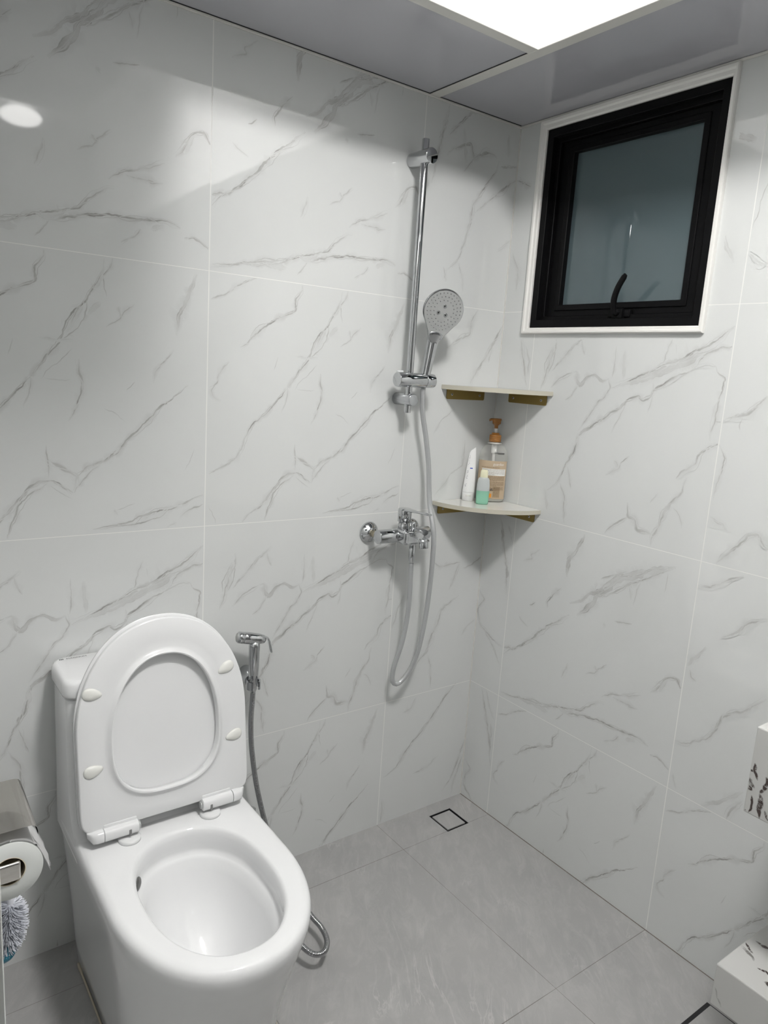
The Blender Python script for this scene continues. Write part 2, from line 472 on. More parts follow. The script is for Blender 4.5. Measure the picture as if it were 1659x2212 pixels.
def glass_material():
    m = mat('frosted_night_glass', (0.085, 0.115, 0.125), 0.02)
    T = NT(m)
    T.b.inputs['Specular IOR Level'].default_value = 0.5
    return m
M_glass = glass_material()
VEINS = {
 'A': [
  (2.8,0.5,[(1,536),(25,546),(38,549),(62,569),(76,580),(123,597)]),
  (3.9,0.75,[(247,596),(246,582),(229,564),(228,533),(209,525),(179,512),(138,485),(116,465),(102,446),(81,432)]),
  (2.6,0.8,[(365,596),(362,571),(349,545),(337,527),(328,505),(304,482),(289,460),(282,438),(271,413),(247,387),(217,344),(187,308),(157,276),(123,254),(109,234),(95,196),(81,171),(52,156)]),
  (2.3,0.7,[(384,598),(375,572),(359,550),(339,530)]),
  (1.9,0.6,[(328,505),(328,477),(314,451),(294,432),(274,417)]),
  (1.1,0.5,[(316,493),(301,464),(294,442)]),
  (1.1,0.5,[(308,482),(285,449)]),
  (1.5,0.5,[(363,564),(365,536),(370,515)]),
  (8.2,0.22,[(358,504),(334,484),(330,473)]),
  (11.1,0.25,[(324,501),(305,468),(286,435)]),
  (7.5,0.3,[(366,578),(359,557),(344,527)]),
  (1.1,0.4,[(300,404),(265,370),(234,337)]),
  (1.9,0.5,[(430,510),(407,490),(399,475),(386,467),(365,454)]),
  (3.4,0.35,[(391,499),(397,475)]),
  (7.9,0.6,[(571,588),(564,566),(551,539),(539,516),(529,492),(526,470),(525,447)]),
  (2.3,0.5,[(518,416),(497,389),(475,365),(472,339)]),
  (1.5,0.5,[(431,341),(409,323)]),
  (4.1,0.6,[(310,383),(311,355),(319,337),(318,311),(307,286),(287,249)]),
  (1.1,0.3,[(295,341),(266,337),(241,341)]),
  (2.2,0.35,[(217,344),(214,323),(202,277)]),
  (1.5,0.35,[(363,280),(390,269),(410,250)]),
  (3.4,0.75,[(554,338),(522,310),(486,286),(464,262),(442,239),(416,216),(391,186),(370,167),(340,156),(323,151)]),
  (3.1,0.5,[(54,400),(39,383),(26,349),(5,335)]),
  (1.7,0.5,[(26,349),(12,326),(23,310),(39,303)]),
  (1.4,0.25,[(186,418),(176,383)]),
  (5.1,0.22,[(233,424),(270,420),(303,424)]),
  (3.2,0.55,[(91,193),(77,166),(48,146),(20,134),(5,128)]),
  (2.2,0.5,[(240,200),(246,159),(247,126)]),
  (6.0,0.4,[(245,170),(275,151),(302,132),(299,110),(295,99)]),
  (2.6,0.65,[(395,195),(361,165),(331,154),(302,132)]),
  (2.2,0.5,[(361,161),(328,135),(303,110),(295,95)]),
  (4.7,0.65,[(295,95),(269,115),(252,124),(227,121),(203,109),(192,92),(165,60),(142,36),(112,16),(101,2)]),
  (2.9,0.65,[(244,121),(208,98),(189,70),(170,34),(163,2)]),
  (1.1,0.3,[(248,115),(296,80)]),
  (3.1,0.75,[(596,76),(552,59),(518,51),(480,44),(442,34),(425,23),(370,15),(335,11)]),
  (2.0,0.55,[(595,55),(558,45),(549,37),(535,21)]),
  (2.0,0.55,[(518,51),(491,28),(458,19),(416,18),(388,20)]),
  (1.6,0.5,[(480,44),(452,26)]),
  (11.0,0.22,[(542,57),(480,36),(434,23)]),
  (4.0,0.3,[(531,13),(516,7),(502,1)]),
  (1.5,0.3,[(431,66),(386,49)]),
  (3.5,0.25,[(381,53),(391,37)]),
  (1.6,0.3,[(571,190),(559,158),(545,138)]),
  (1.4,0.3,[(7,47),(22,29),(31,3)]),
 ],
 'B': [
  (9.8,0.65,[(257,590),(246,559),(233,534),(215,512),(210,489),(212,453)]),
  (8.6,0.7,[(537,570),(497,556),(460,536),(417,515),(381,503),(355,479),(325,445),(296,430),(273,404),(233,380)]),
  (13.2,0.7,[(390,505),(357,463),(322,431),(310,406),(293,381),(262,353)]),
  (4.2,0.65,[(534,567),(499,542),(454,514),(412,486),(378,460),(333,426)]),
  (19.7,0.45,[(517,563),(439,523),(373,488),(339,453)]),
  (3.9,0.5,[(406,524),(362,498),(325,477)]),
  (2.1,0.35,[(448,511),(441,478),(436,435)]),
  (1.6,0.3,[(520,548),(517,496)]),
  (1.7,0.3,[(417,484),(427,449)]),
  (4.8,0.75,[(238,348),(208,320),(166,292),(140,265),(108,230),(80,208),(46,174),(16,156),(3,141)]),
  (2.9,0.65,[(0,163),(27,174),(46,174)]),
  (7.4,0.3,[(233,344),(188,304),(145,271)]),
  (2.8,0.5,[(200,418),(175,393),(153,363),(156,343)]),
  (1.9,0.45,[(111,346),(86,330)]),
  (2.8,0.4,[(106,511),(73,487),(81,475),(43,458)]),
  (1.9,0.3,[(48,283),(92,261)]),
  (2.1,0.5,[(385,377),(409,380),(443,387)]),
  (6.1,0.35,[(350,357),(362,357)]),
  (3.7,0.35,[(253,206),(250,186),(232,154)]),
  (2.7,0.45,[(381,250),(354,228),(348,213),(314,197)]),
  (5.8,0.33,[(340,232),(351,214)]),
  (4.2,0.65,[(518,226),(532,240),(552,277),(562,284),(584,292),(596,270),(610,251)]),
  (7.6,0.35,[(562,283),(551,256),(541,235)]),
  (3.1,0.5,[(375,154),(410,175),(456,190),(496,209)]),
  (3.1,0.4,[(411,169),(450,168),(492,168)]),
  (4.2,0.7,[(8,14),(66,26),(116,36),(165,42),(222,57),(277,75),(314,87),(346,119),(375,134),(391,134)]),
  (2.4,0.6,[(79,31),(130,27),(178,38),(222,61)]),
  (1.9,0.6,[(104,36),(146,49),(188,47)]),
  (4.1,0.75,[(233,62),(257,55),(289,65),(331,78),(382,85),(433,85),(481,89),(504,92),(533,80)]),
  (2.4,0.45,[(257,55),(238,30),(227,21)]),
  (12.5,0.25,[(135,34),(203,29)]),
  (9.4,0.28,[(233,62),(256,62),(299,76)]),
  (2.7,0.4,[(401,30),(428,47),(445,69)]),
  (7.1,0.28,[(465,69),(496,81)]),
  (4.3,0.55,[(540,60),(563,68),(584,59),(605,47)]),
 ],
 'C': [
  (5.4,0.7,[(608,557),(583,540),(560,521),(538,506),(512,495),(490,480),(462,472),(421,456),(383,435),(349,420),(312,404),(284,396)]),
  (17.7,0.42,[(547,505),(514,484),(484,465),(444,447),(402,432),(359,414),(313,402)]),
  (3.3,0.65,[(608,523),(593,505),(574,503),(545,489),(524,474),(514,455)]),
  (5.2,0.7,[(565,462),(542,461),(522,455),(487,443),(464,431),(441,412),(412,397),(408,382),(384,370),(373,381),(338,365),(321,344),(294,329),(276,311),(238,290),(199,261),(196,243),(184,206),(171,183),(158,154),(140,119),(103,86)]),
  (9.1,0.4,[(198,265),(192,234),(178,192)]),
  (3.6,0.55,[(565,462),(571,446),(591,433),(590,400),(583,371),(581,338),(578,308),(578,286)]),
  (1.6,0.45,[(581,338),(600,336),(610,328)]),
  (3.6,0.55,[(275,421),(282,394),(268,369),(241,342),(223,315),(215,301),(192,273)]),
  (6.3,0.6,[(275,421),(256,413),(228,427),(209,418),(185,397),(176,401),(168,435),(152,432)]),
  (2.8,0.5,[(152,432),(110,411),(79,383)]),
  (2.3,0.5,[(179,397),(162,366),(136,351)]),
  (3.3,0.5,[(83,524),(82,493),(68,467),(60,440),(53,404),(41,376)]),
  (1.9,0.5,[(77,502),(52,453),(54,417)]),
  (1.9,0.5,[(82,493),(82,449),(63,418)]),
  (16.0,0.22,[(80,502),(69,458),(57,418)]),
  (4.1,0.55,[(187,532),(173,520),(153,507),(134,485),(109,459),(78,432)]),
  (2.3,0.4,[(173,520),(182,494),(192,478)]),
  (7.9,0.3,[(314,494),(314,456),(320,416)]),
  (2.2,0.35,[(288,504),(286,464),(281,419)]),
  (2.1,0.35,[(449,528),(437,494),(425,460)]),
  (1.3,0.3,[(454,509),(458,483)]),
  (1.7,0.3,[(409,417),(411,374),(403,334)]),
  (2.2,0.3,[(338,361),(325,319),(302,272)]),
  (2.3,0.4,[(173,169),(180,139),(196,106)]),
  (3.7,0.5,[(151,121),(170,88),(176,48),(181,3)]),
  (7.0,0.3,[(99,94),(105,68),(116,32)]),
  (2.6,0.45,[(368,224),(343,200),(340,185),(298,164)]),
  (5.2,0.33,[(322,207),(337,188)]),
  (3.7,0.5,[(608,315),(608,286),(579,273),(554,251),(549,230),(520,207),(506,185)]),
  (5.9,0.5,[(534,193),(528,154),(498,121),(485,90),(473,52),(465,29),(460,2)]),
  (5.6,0.5,[(377,103),(387,67),(407,63),(415,39),(453,37),(465,29)]),
  (2.7,0.5,[(385,64),(356,44),(329,21),(318,4)]),
  (1.7,0.35,[(508,115),(528,99),(537,65)]),
  (1.7,0.35,[(464,143),(441,112)]),
 ],
 'DB': [
  (4.4,0.7,[(-65,424),(-112,383),(-150,336),(-200,282),(-234,260),(-266,223),(-292,185),(-320,173),(-347,161)]),
  (4.2,0.55,[(-2,210),(-27,136),(-53,73),(-88,35)]),
  (2.7,0.45,[(-3,156),(-43,43),(-46,5)]),
  (4.1,0.35,[(-115,176),(-163,148),(-223,139)]),
  (4.8,0.35,[(-236,411),(-250,375),(-285,368)]),
  (3.5,0.4,[(-342,88),(-338,47),(-346,-2)]),
  (5.6,0.5,[(-86,728),(-139,706),(-161,685),(-170,653),(-189,607),(-208,557),(-235,533),(-256,508)]),
  (3.3,0.4,[(-201,546),(-185,504),(-175,427)]),
  (2.4,0.35,[(-5,637),(-36,617),(-64,586)]),
  (2.7,0.4,[(-313,758),(-336,711),(-353,653)]),
  (3.5,0.5,[(-209,854),(-180,833),(-134,839),(-92,842)]),
  (3.6,0.5,[(4,851),(-38,829),(-85,819)]),
  (3.2,0.5,[(-96,835),(-134,747)]),
  (1.7,0.4,[(-168,1320),(-218,1286),(-248,1240)]),
  (2.7,0.4,[(-118,1230),(-117,1185),(-118,1150),(-165,1127),(-185,1097),(-229,1058)]),
  (3.3,0.45,[(36,1226),(92,1190),(143,1156)]),
  (5.2,0.35,[(66,1190),(120,1134),(140,1085)]),
  (4.8,0.55,[(-275,2139),(-281,2095),(-297,2056),(-303,2018),(-312,1959),(-319,1928)]),
  (2.6,0.5,[(-276,2096),(-291,2068),(-306,2043)]),
  (11.4,0.2,[(-279,2124),(-289,2079),(-304,2022)]),
  (4.0,0.5,[(-175,2138),(-197,2137),(-221,2113),(-230,2100),(-272,2061)]),
  (5.8,0.6,[(-272,2011),(-248,2030),(-208,2053),(-188,2058),(-175,2023),(-131,2048),(-109,2049),(-85,2039)]),
  (4.0,0.6,[(-79,2036),(-81,2009),(-101,1982),(-135,1940),(-163,1897),(-169,1850),(-185,1797),(-206,1743),(-251,1710)]),
  (7.9,0.35,[(-163,1897),(-167,1858),(-179,1817)]),
  (4.1,0.5,[(3,2037),(-72,2022)]),
  (2.2,0.45,[(-175,2023),(-211,1979)]),
  (4.1,0.55,[(2,1998),(-26,1984),(-52,1960),(-105,1923),(-156,1879)]),
  (2.6,0.4,[(-200,1740),(-182,1703),(-177,1660)]),
  (6.0,0.25,[(-257,1721),(-242,1676)]),
  (7.5,0.3,[(-46,2116),(-41,2052)]),
  (7.1,0.25,[(-218,2095),(-200,2003)]),
  (2.7,0.4,[(1,1833),(-31,1804),(-59,1788)]),
  (3.9,0.45,[(-107,1615),(-131,1576),(-133,1547),(-176,1523),(-223,1499)]),
  (4.9,0.5,[(-2,1587),(-31,1530),(-61,1481),(-102,1428),(-116,1397)]),
  (2.2,0.5,[(-36,1517),(-47,1465)]),
 ],
 'DR': [
  (4.4,0.5,[(839,1419),(822,1398),(801,1375),(769,1369),(747,1356)]),
  (1.6,0.4,[(791,1367),(783,1352),(789,1335)]),
  (2.4,0.5,[(746,1302),(764,1271),(758,1226),(747,1172)]),
  (4.4,0.33,[(749,1131),(782,1119),(796,1103)]),
  (4.8,0.55,[(782,1023),(804,1053),(827,1077),(844,1105),(868,1112),(881,1089),(894,1082)]),
  (4.8,0.5,[(82,1547),(92,1501),(109,1447),(121,1402)]),
  (1.9,0.45,[(105,1520),(119,1484),(123,1434)]),
  (3.5,0.5,[(746,956),(777,962),(809,988),(852,1013)]),
  (4.0,0.5,[(822,850),(847,872),(859,885),(878,906),(919,930)]),
  (6.3,0.4,[(747,753),(764,779),(793,817)]),
  (2.1,0.5,[(756,746),(761,728),(778,722)]),
  (5.2,0.5,[(746,551),(772,556),(824,590),(843,627),(851,665),(872,684),(906,704),(948,750)]),
  (1.7,0.35,[(754,465),(769,424)]),
  (6.5,0.4,[(835,423),(871,448),(930,509)]),
  (4.3,0.4,[(902,420),(909,449),(932,487)]),
  (1.5,0.5,[(764,1875),(759,1846),(757,1816),(747,1779)]),
  (4.1,0.3,[(748,1729),(771,1710),(793,1699)]),
  (10.5,0.5,[(667,2000),(695,1980),(727,1966)]),
  (1.8,0.5,[(668,1990),(687,1977),(704,1971),(727,1968)]),
  (7.2,0.35,[(667,1803),(693,1746),(715,1707)]),
  (6.2,0.5,[(66,999),(83,949),(102,881),(117,816),(122,753)]),
  (2.4,0.4,[(102,977),(128,926)]),
  (4.0,0.55,[(-4,742),(35,713),(5,673),(17,630),(79,593),(132,581)]),
  (4.5,0.4,[(40,616),(89,571),(126,518)]),
  (5.6,0.5,[(55,418),(76,355),(100,294),(117,231),(128,169)]),
  (1.8,0.45,[(77,417),(92,376),(130,327)]),
  (1.9,0.5,[(113,315),(123,234)]),
  (4.5,0.5,[(12,135),(42,113),(15,82),(17,42),(56,3),(103,-6)]),
  (4.6,0.55,[(2,1997),(33,1984),(68,1969)]),
  (5.4,0.33,[(12,1795),(43,1735),(45,1678)]),
 ],
}
# ------------------------------------------------------------------ lamps (the only light besides the night outside)
def ceiling_light(p, r, strength, label):
    t = thing('ceiling_light', label, 'ceiling light', p)
    bm = new()
    lathe(bm, (p.x, p.y, ZT - 0.0005), (0, 0, -1), [(0, r * .62), (0.014, r * .62), (0.018, r * .55), (ZT - p.z - 0.030, r * .55)], 48)
    obj('lamp_base', bm, M_white, t, sharp=30)
    m = mat('lit_opal_shade', (0.9, 0.9, 0.9))
    b = m.node_tree.nodes['Principled BSDF']
    b.inputs['Emission Color'].default_value = (1.0, 0.985, 0.965, 1)
    b.inputs['Emission Strength'].default_value = strength
    bm = new()
    ellipsoid(bm, p, (Vector((r, 0, 0)), Vector((0, r, 0)), Vector((0, 0, 0.042))), 40, 16)
    obj('opal_shade', fix(bm), m, t)
ZT = 2.67            # raised ceiling
ceiling_light(*LAMP_A, 'round white ceiling light shining from the raised recess above the toilet')
ceiling_light(*LAMP_B, 'round white ceiling light mirrored in the wall tile at upper left')

# ------------------------------------------------------------------ setting
ZC = 2.145           # lowered ceiling
NEAR = -3.2
LX = -1.592          # left wall
WIN = (-0.653, -0.111, 1.572, 2.113)

def smooth_path(pts2, seed, wander=0.0, step=0.004):
    """polyline -> wandering path with fine fractal irregularity"""
    P = resample([Vector((a, b, 0)) for a, b in pts2], step)
    if len(P) < 4:
        P = [Vector((pts2[0][0] + (pts2[-1][0] - pts2[0][0]) * k / 4, pts2[0][1] + (pts2[-1][1] - pts2[0][1]) * k / 4, 0)) for k in range(5)]
    N = len(P)
    # relax the corners a little
    P = [P[0]] + [(P[i - 1] + P[i] * 2 + P[i + 1]) / 4 for i in range(1, N - 1)] + [P[-1]]
    off = (seed * 0.731) % 97
    out = []
    for i, p in enumerate(P):
        t = (P[min(i + 1, N - 1)] - P[max(i - 1, 0)]).normalized()
        n = Vector((-t.y, t.x, 0))
        j = mnoise.noise(Vector((off, i * 0.08, 7))) * 0.0045 + mnoise.noise(Vector((off, i * 0.24, 3))) * 0.0026 + mnoise.noise(Vector((off, i * 0.61, 0))) * 0.0013
        if wander:
            j += wander * mnoise.noise(Vector((off + 43, i * 0.055, 1))) * 2.0
        out.append(p + n * j)
    return out

def ribbon(bm, lay, P, width, strength, to3, lift, seed, rect, hole=None, style='line'):
    off = (seed * 1.317) % 89
    N = len(P)
    prev = ppts = None
    for i, q in enumerate(P):
        t = (P[min(i + 1, N - 1)] - P[max(i - 1, 0)]).normalized()
        nrm = Vector((-t.y, t.x, 0))
        k = i / (N - 1)
        taper = min(1.0, 0.25 + 3.0 * min(k, 1 - k))
        fade = min(1.0, 0.30 + 4.0 * min(k, 1 - k))
        wob = max(0.35, 1.0 + 1.0 * mnoise.noise(Vector((off + 31, i * 0.10, 0))) + 0.35 * mnoise.noise(Vector((off + 35, i * 0.33, 0))))
        hw = 0.5 * width * taper * wob
        stg = strength * fade * max(0.25, 0.85 + 0.8 * mnoise.noise(Vector((off + 61, i * 0.10, 0))))
        s1 = 1 + 0.6 * mnoise.noise(Vector((off + 5, i * 0.27, 0)))
        s2 = 1 + 0.6 * mnoise.noise(Vector((off + 9, i * 0.27, 0)))
        if style == 'halo':
            prof = [(-hw * s1, 0.0), (-hw * 0.4 * s1, 0.8), (0, 1.0), (hw * 0.4 * s2, 0.8), (hw * s2, 0.0)]
        elif style == 'band':
            prof = [(-hw * s1 - 0.0012, 0.0), (-hw * s1, 1.0), (-hw * s1 * 0.75, 0.72), (hw * s2 * 0.75, 0.68), (hw * s2, 0.95), (hw * s2 + 0.0012, 0.0)]
        else:
            prof = [(-hw * s1 - 0.0005, 0.0), (-hw * 0.6 * s1, 1.0), (hw * 0.6 * s2, 0.9), (hw * s2 + 0.0005, 0.0)]
        pts = [q + nrm * d for d, _ in prof]
        ok = all(rect[0] <= a.x <= rect[1] and rect[2] <= a.y <= rect[3] for a in pts)
        if ok and hole:
            ok = not any(hole[0] < a.x < hole[1] and hole[2] < a.y < hole[3] for a in pts)
        if not ok:
            prev = None
            continue
        vs = []
        for a, (_, dd) in zip(pts, prof):
            vv = bm.verts.new(to3(a.x, a.y, lift + (i % 24) * 0.0000011))
            vv[lay] = dd * stg
            vs.append(vv)
        if prev:
            for m in range(len(vs) - 1):
                a_, b_, c_, d_ = ppts[m], ppts[m + 1], pts[m + 1], pts[m]
                if (b_ - a_).cross(d_ - a_).z >= 0 or (c_ - b_).cross(a_ - b_).z >= 0 or (d_ - c_).cross(b_ - c_).z >= 0 or (a_ - d_).cross(c_ - d_).z >= 0:
                    continue
                bm.faces.new((prev[m], prev[m + 1], vs[m + 1], vs[m]))
        prev = vs
        ppts = pts

def vein_set(bm, lay, veins, to3, u0, z0, su, rect, hole, seed0, lift0):
    """one tile print: soft halos lowest, then bands, lines and hair lines on top"""
    for k, (wmm, s, pts) in enumerate(veins):
        w = wmm / 1000
        seed = seed0 + k * 17
        pp = [(u0 + a / 1000 * su, z0 + b / 1000) for a, b in pts]
        P = smooth_path(pp, seed)
        f = k * 0.0000024
        s = min(1.0, s * 1.18)
        if w > 0.0016:
            ribbon(bm, lay, P, w * 2.2 + 0.011, s * 0.24, to3, lift0 + f, seed + 1, rect, hole, 'halo')
        if w > 0.0062:
            ribbon(bm, lay, P, w, s * 0.85, to3, lift0 + 0.00009 + f, seed + 2, rect, hole, 'band')
            for c in range(2):
                ribbon(bm, lay, smooth_path(pp, seed + 5 + c, w * 0.42), 0.0011, s * 0.75, to3, lift0 + 0.00027 + f + c * 0.00005, seed + 3 + c, rect, hole)
        else:
            ribbon(bm, lay, P, w * 1.2, s, to3, lift0 + 0.00018 + f, seed + 2, rect, hole)
            if w > 0.0022:
                ribbon(bm, lay, smooth_path(pp, seed + 9, 0.0035 + w * 0.7), 0.0011, s * 0.65, to3, lift0 + 0.00027 + f, seed + 4, rect, hole)
            if w > 0.0036:
                ribbon(bm, lay, smooth_path(pp, seed + 13, 0.005 + w * 0.9), 0.0010, s * 0.55, to3, lift0 + 0.00036 + f, seed + 6, rect, hole)

def wall_veins(bm, to3, stamps, direct, rect, hole=None):
    lay = bm.verts.layers.float.new('vein')
    for key, u0, z0, wd in stamps:
        r = (max(rect[0], u0 + 0.0013), min(rect[1], u0 + wd - 0.0013), max(rect[2], z0 + 0.0013), min(rect[3], z0 + 0.5987))
        vein_set(bm, lay, VEINS[key], to3, u0, z0, wd / 0.6, r, hole, ord(key) * 1000, 0.0001)
    if direct:
        vein_set(bm, lay, VEINS[direct], to3, 0.0, 0.0, 1.0, rect, hole, 90000, 0.00052)

# back wall behind the toilet
bm = new()
to_back = lambda a, b, l: Vector((a, -l, b))
wall_veins(bm, to_back, [('B', -1.5488, 1.6192, .597), ('B', -.9518, 1.6192, .597), ('A', -1.5488, 1.0192, .597), ('A', -.9518, 1.0192, .597),
                         ('C', -1.5488, .4192, .597), ('C', -.9518, .4192, .597), ('A', -1.5488, -.1808, .597), ('A', -.9518, -.1808, .597)],
           'DB', (-1.59, -0.001, 0.001, 2.143))
box(bm, (LX - 0.1, 0, -0.05), (0.0, 0.1, ZT + 0.05))
obj('wall_back', bm, M_back, None, False, 'structure')
# right wall with the window opening
bm = new()
to_right = lambda a, b, l: Vector((-l, -a, b))
hole = (-WIN[1] - 0.03, -WIN[0] + 0.03, WIN[2] - 0.03, WIN[3] + 0.04)
wall_veins(bm, to_right, [('C', .1332, 1.0192, .61), ('B', .1332, .4192, .61), ('A', .1332, -.1808, .61), ('A', .7432, -.1808, .61),
                          ('B', 1.3532, 1.0192, .61), ('C', 1.3532, .4192, .61), ('A', 1.9632, 1.0192, .61), ('B', 1.9632, .4192, .61), ('C', 1.3532, 1.6192, .61)],
           'DR', (0.001, 3.1, 0.001, 2.143), hole)
for lo, hi in (((0, WIN[1], -0.05), (0.12, 0.1, ZT + 0.05)), ((0, NEAR - 0.1, -0.05), (0.12, WIN[0], ZT + 0.05)),
               ((0, WIN[0], -0.05), (0.12, WIN[1], WIN[2])), ((0, WIN[0], WIN[3]), (0.12, WIN[1], ZT + 0.05))):
    box(bm, lo, hi)
obj('wall_right', bm, M_right, None, False, 'structure')
# left wall, with the doorway the picture is taken from
bm = new()
to_left = lambda a, b, l: Vector((LX + l, -a, b))
wall_veins(bm, to_left, [('A', .2, 1.0192, .6), ('C', .2, .4192, .6), ('B', .2, 1.6192, .6), ('A', .2, -.1808, .6)], None, (0.001, 1.19, 0.001, 2.143))
box(bm, (LX - 0.1, -1.26, -0.05), (LX, 0, ZT + 0.05))
box(bm, (LX - 0.1, NEAR, -0.05), (LX, -2.06, ZT + 0.05))
box(bm, (LX - 0.1, -2.06, 2.1), (LX, -1.26, ZT + 0.05))
obj('wall_left', bm, M_left, None, False, 'structure')
bm = new()
box(bm, (LX - 0.1, NEAR - 0.1, -0.05), (0.0, NEAR, ZT + 0.05))
obj('wall_near', bm, M_near, None, False, 'structure')
bm = new()
box(bm, (LX - 0.11, -1.262, 0), (-1.5905, -1.20, 2.1), 0.0007)
box(bm, (LX - 0.11, -2.12, 0), (-1.5905, -2.06, 2.1), 0.0007)
box(bm, (LX - 0.11, -2.12, 2.1), (-1.5905, -1.20, 2.16), 0.0007)
obj('door_1', bm, mat('door_frame_paint', (0.70, 0.72, 0.69), 0.4), None, False, 'structure')

# floor (with the square pit of the drain left open)
DR_X, DR_Y = (-0.180, -0.0905), (-0.1435, -0.049)
bm = new()
xs = [LX - 0.1, DR_X[0], DR_X[1], 0.0]
ys = [NEAR, DR_Y[0], DR_Y[1], 0.0]
for i in range(3):
    for j in range(3):
        if i == 1 and j == 1:
            continue
        box(bm, (xs[i], ys[j], -0.05), (xs[i + 1], ys[j + 1], 0.0))
obj('floor', bm, M_floor, None, False, 'structure')

# lowered ceiling round the raised recess
EX, EY, LE, LY = -0.35, -0.385, -1.0, -0.95
bm = new()
for lo, hi in (((LX, EY + 0.004, ZC), (0.0, 0.0, ZC + 0.012)), ((EX + 0.004, NEAR, ZC), (0.0, EY + 0.004, ZC + 0.012)), ((LX, LY + 0.004, ZC), (LE - 0.004, EY + 0.004, ZC + 0.012))):
    box(bm, lo, hi)
obj('ceiling', bm, M_ceil, None, False, 'structure')
bm = new()
for lo, hi in (((LE - 0.02, EY, ZC), (EX + 0.02, EY + 0.012, ZT)), ((EX, NEAR, ZC), (EX + 0.012, EY, ZT)), ((LE - 0.012, LY, ZC), (LE, EY, ZT)),
               ((LX, LY, ZC), (LE, LY + 0.012, ZT)), ((LX, NEAR, ZT), (0.0, 0.0, ZT + 0.02))):
    box(bm, lo, hi)
obj('ceiling_recess', bm, M_white, None, False, 'structure')
bm = new()
box(bm, (EX - 0.001, NEAR, ZC - 0.003), (EX + 0.031, -0.001, ZC - 0.0001), 0.0008, 1)
box(bm, (LE, EY - 0.001, ZC - 0.003), (EX - 0.001, EY + 0.029, ZC - 0.0001), 0.0008, 1)
box(bm, (LE - 0.028, LY, ZC - 0.003), (LE + 0.001, EY + 0.029, ZC - 0.0002), 0.0008, 1)
obj('trim_1', bm, M_trim, None, False, 'structure')
bm = new()
box(bm, (LX, -0.006, ZC - 0.006), (-0.0005, -0.0005, ZC - 0.0005), 0.001, 1)
box(bm, (-0.006, NEAR, ZC - 0.006), (-0.0005, -0.006, ZC - 0.0005), 0.001, 1)
box(bm, (-0.0025, -0.0025, 0.001), (-0.0002, -0.0002, ZC - 0.006))
obj('trim_2', bm, M_trim, None, False, 'structure')
# thin dark joint along the panel edges
bm = new()
box(bm, (LX, -0.0085, ZC - 0.0012), (-0.008, -0.006, ZC - 0.0002))
box(bm, (EX - 0.0035, -0.356, ZC - 0.0014), (EX - 0.0005, -0.008, ZC - 0.0002))
obj('trim_3', bm, M_gap, None, False, 'structure')

bm = new()
box(bm, (-0.0018, NEAR, 0.0), (-0.0002, -0.0002, 0.0016))
obj('trim_4', bm, mat('floor_joint', (0.21, 0.19, 0.165), 0.8), None, False, 'structure')

# window: white moulding, black frame, sash, frosted pane, handle
wroot = thing('window_1', 'black framed window with a frosted pane high on the right wall', 'window', (0.0, -0.382, 1.572))
wroot['kind'] = 'structure'
y0, y1, z0, z1 = WIN
def frame_ring(bm, yz_out, yz_in, x_in, x_out):
    """rectangular ring between two rectangles, from depth x_in (room side) to x_out"""
    (a0, a1, c0, c1), (b0, b1, d0, d1) = yz_out, yz_in
    O = [(a0, c0), (a1, c0), (a1, c1), (a0, c1)]
    I = [(b0, d0), (b1, d0), (b1, d1), (b0, d1)]
    v = {}
    for nm, L in (('o', O), ('i', I)):
        for k, (y, z) in enumerate(L):
            v[nm, k, 0] = bm.verts.new((x_in, y, z))
            v[nm, k, 1] = bm.verts.new((x_out, y, z))
    for k in range(4):
        j = (k + 1) % 4
        bm.faces.new((v['o', k, 0], v['o', j, 0], v['i', j, 0], v['i', k, 0]))
        bm.faces.new((v['o', k, 1], v['o', j, 1], v['i', j, 1], v['i', k, 1]))
        bm.faces.new((v['o', k, 0], v['o', j, 0], v['o', j, 1], v['o', k, 1]))
        bm.faces.new((v['i', k, 0], v['i', j, 0], v['i', j, 1], v['i', k, 1]))
grow = lambda r, d: (r[0] - d, r[1] + d, r[2] - d, r[3] + d)
# moulding: a profiled strip running round the opening
bm = new()
prof = [(0.0, 0.0), (0.0, 0.006), (0.004, 0.0085), (0.012, 0.0085), (0.016, 0.0125), (0.023, 0.0125), (0.027, 0.009), (0.028, 0.0)]
rings = []
for d, h in prof:
    r = (y0 - d * 0.5, y1 + d * 0.9, z0 - d * 0.62, min(z1 + d, ZC - 0.007))
    rings.append([bm.verts.new((-h - 0.0003, y, z)) for y, z in ((r[0], r[2]), (r[1], r[2]), (r[1], r[3]), (r[0], r[3]))])
for a, b in zip(rings, rings[1:]):
    bridge(bm, a, b)
bridge(bm, rings[-1], rings[0])
obj('moulding', fix(bm), M_wintrim, wroot, False)
bm = new()
ob = grow(WIN, -0.0005)
frame_ring(bm, ob, grow(WIN, -0.022), -0.002, 0.10)
frame_ring(bm, grow(WIN, -0.010), grow(WIN, -0.034), 0.018, 0.10)
bmesh.ops.bevel(fix(bm), geom=bm.edges[:], offset=0.0012, segments=1, affect='EDGES')
obj('window_frame', bm, M_black, wroot, False)
bm = new()
S_OUT = grow(WIN, -0.034)
GL = (y0 + 0.074, y1 - 0.074, z0 + 0.062, z1 - 0.062)
frame_ring(bm, S_OUT, GL, 0.030, 0.066)
frame_ring(bm, grow(GL, 0.012), grow(GL, -0.004), 0.026, 0.05)
bmesh.ops.bevel(fix(bm), geom=bm.edges[:], offset=0.0015, segments=1, affect='EDGES')
sash = obj('sash', bm, M_black, wroot, False)
bm = new()
box(bm, (0.044, GL[0] - 0.004, GL[2] - 0.004), (0.050, GL[1] + 0.004, GL[3] + 0.004))
obj('pane', bm, M_glass, sash, False)
bm = new()
hz = z0 + 0.036
box(bm, (0.014, -0.442, hz - 0.010), (0.031, -0.372, hz + 0.010), 0.003)
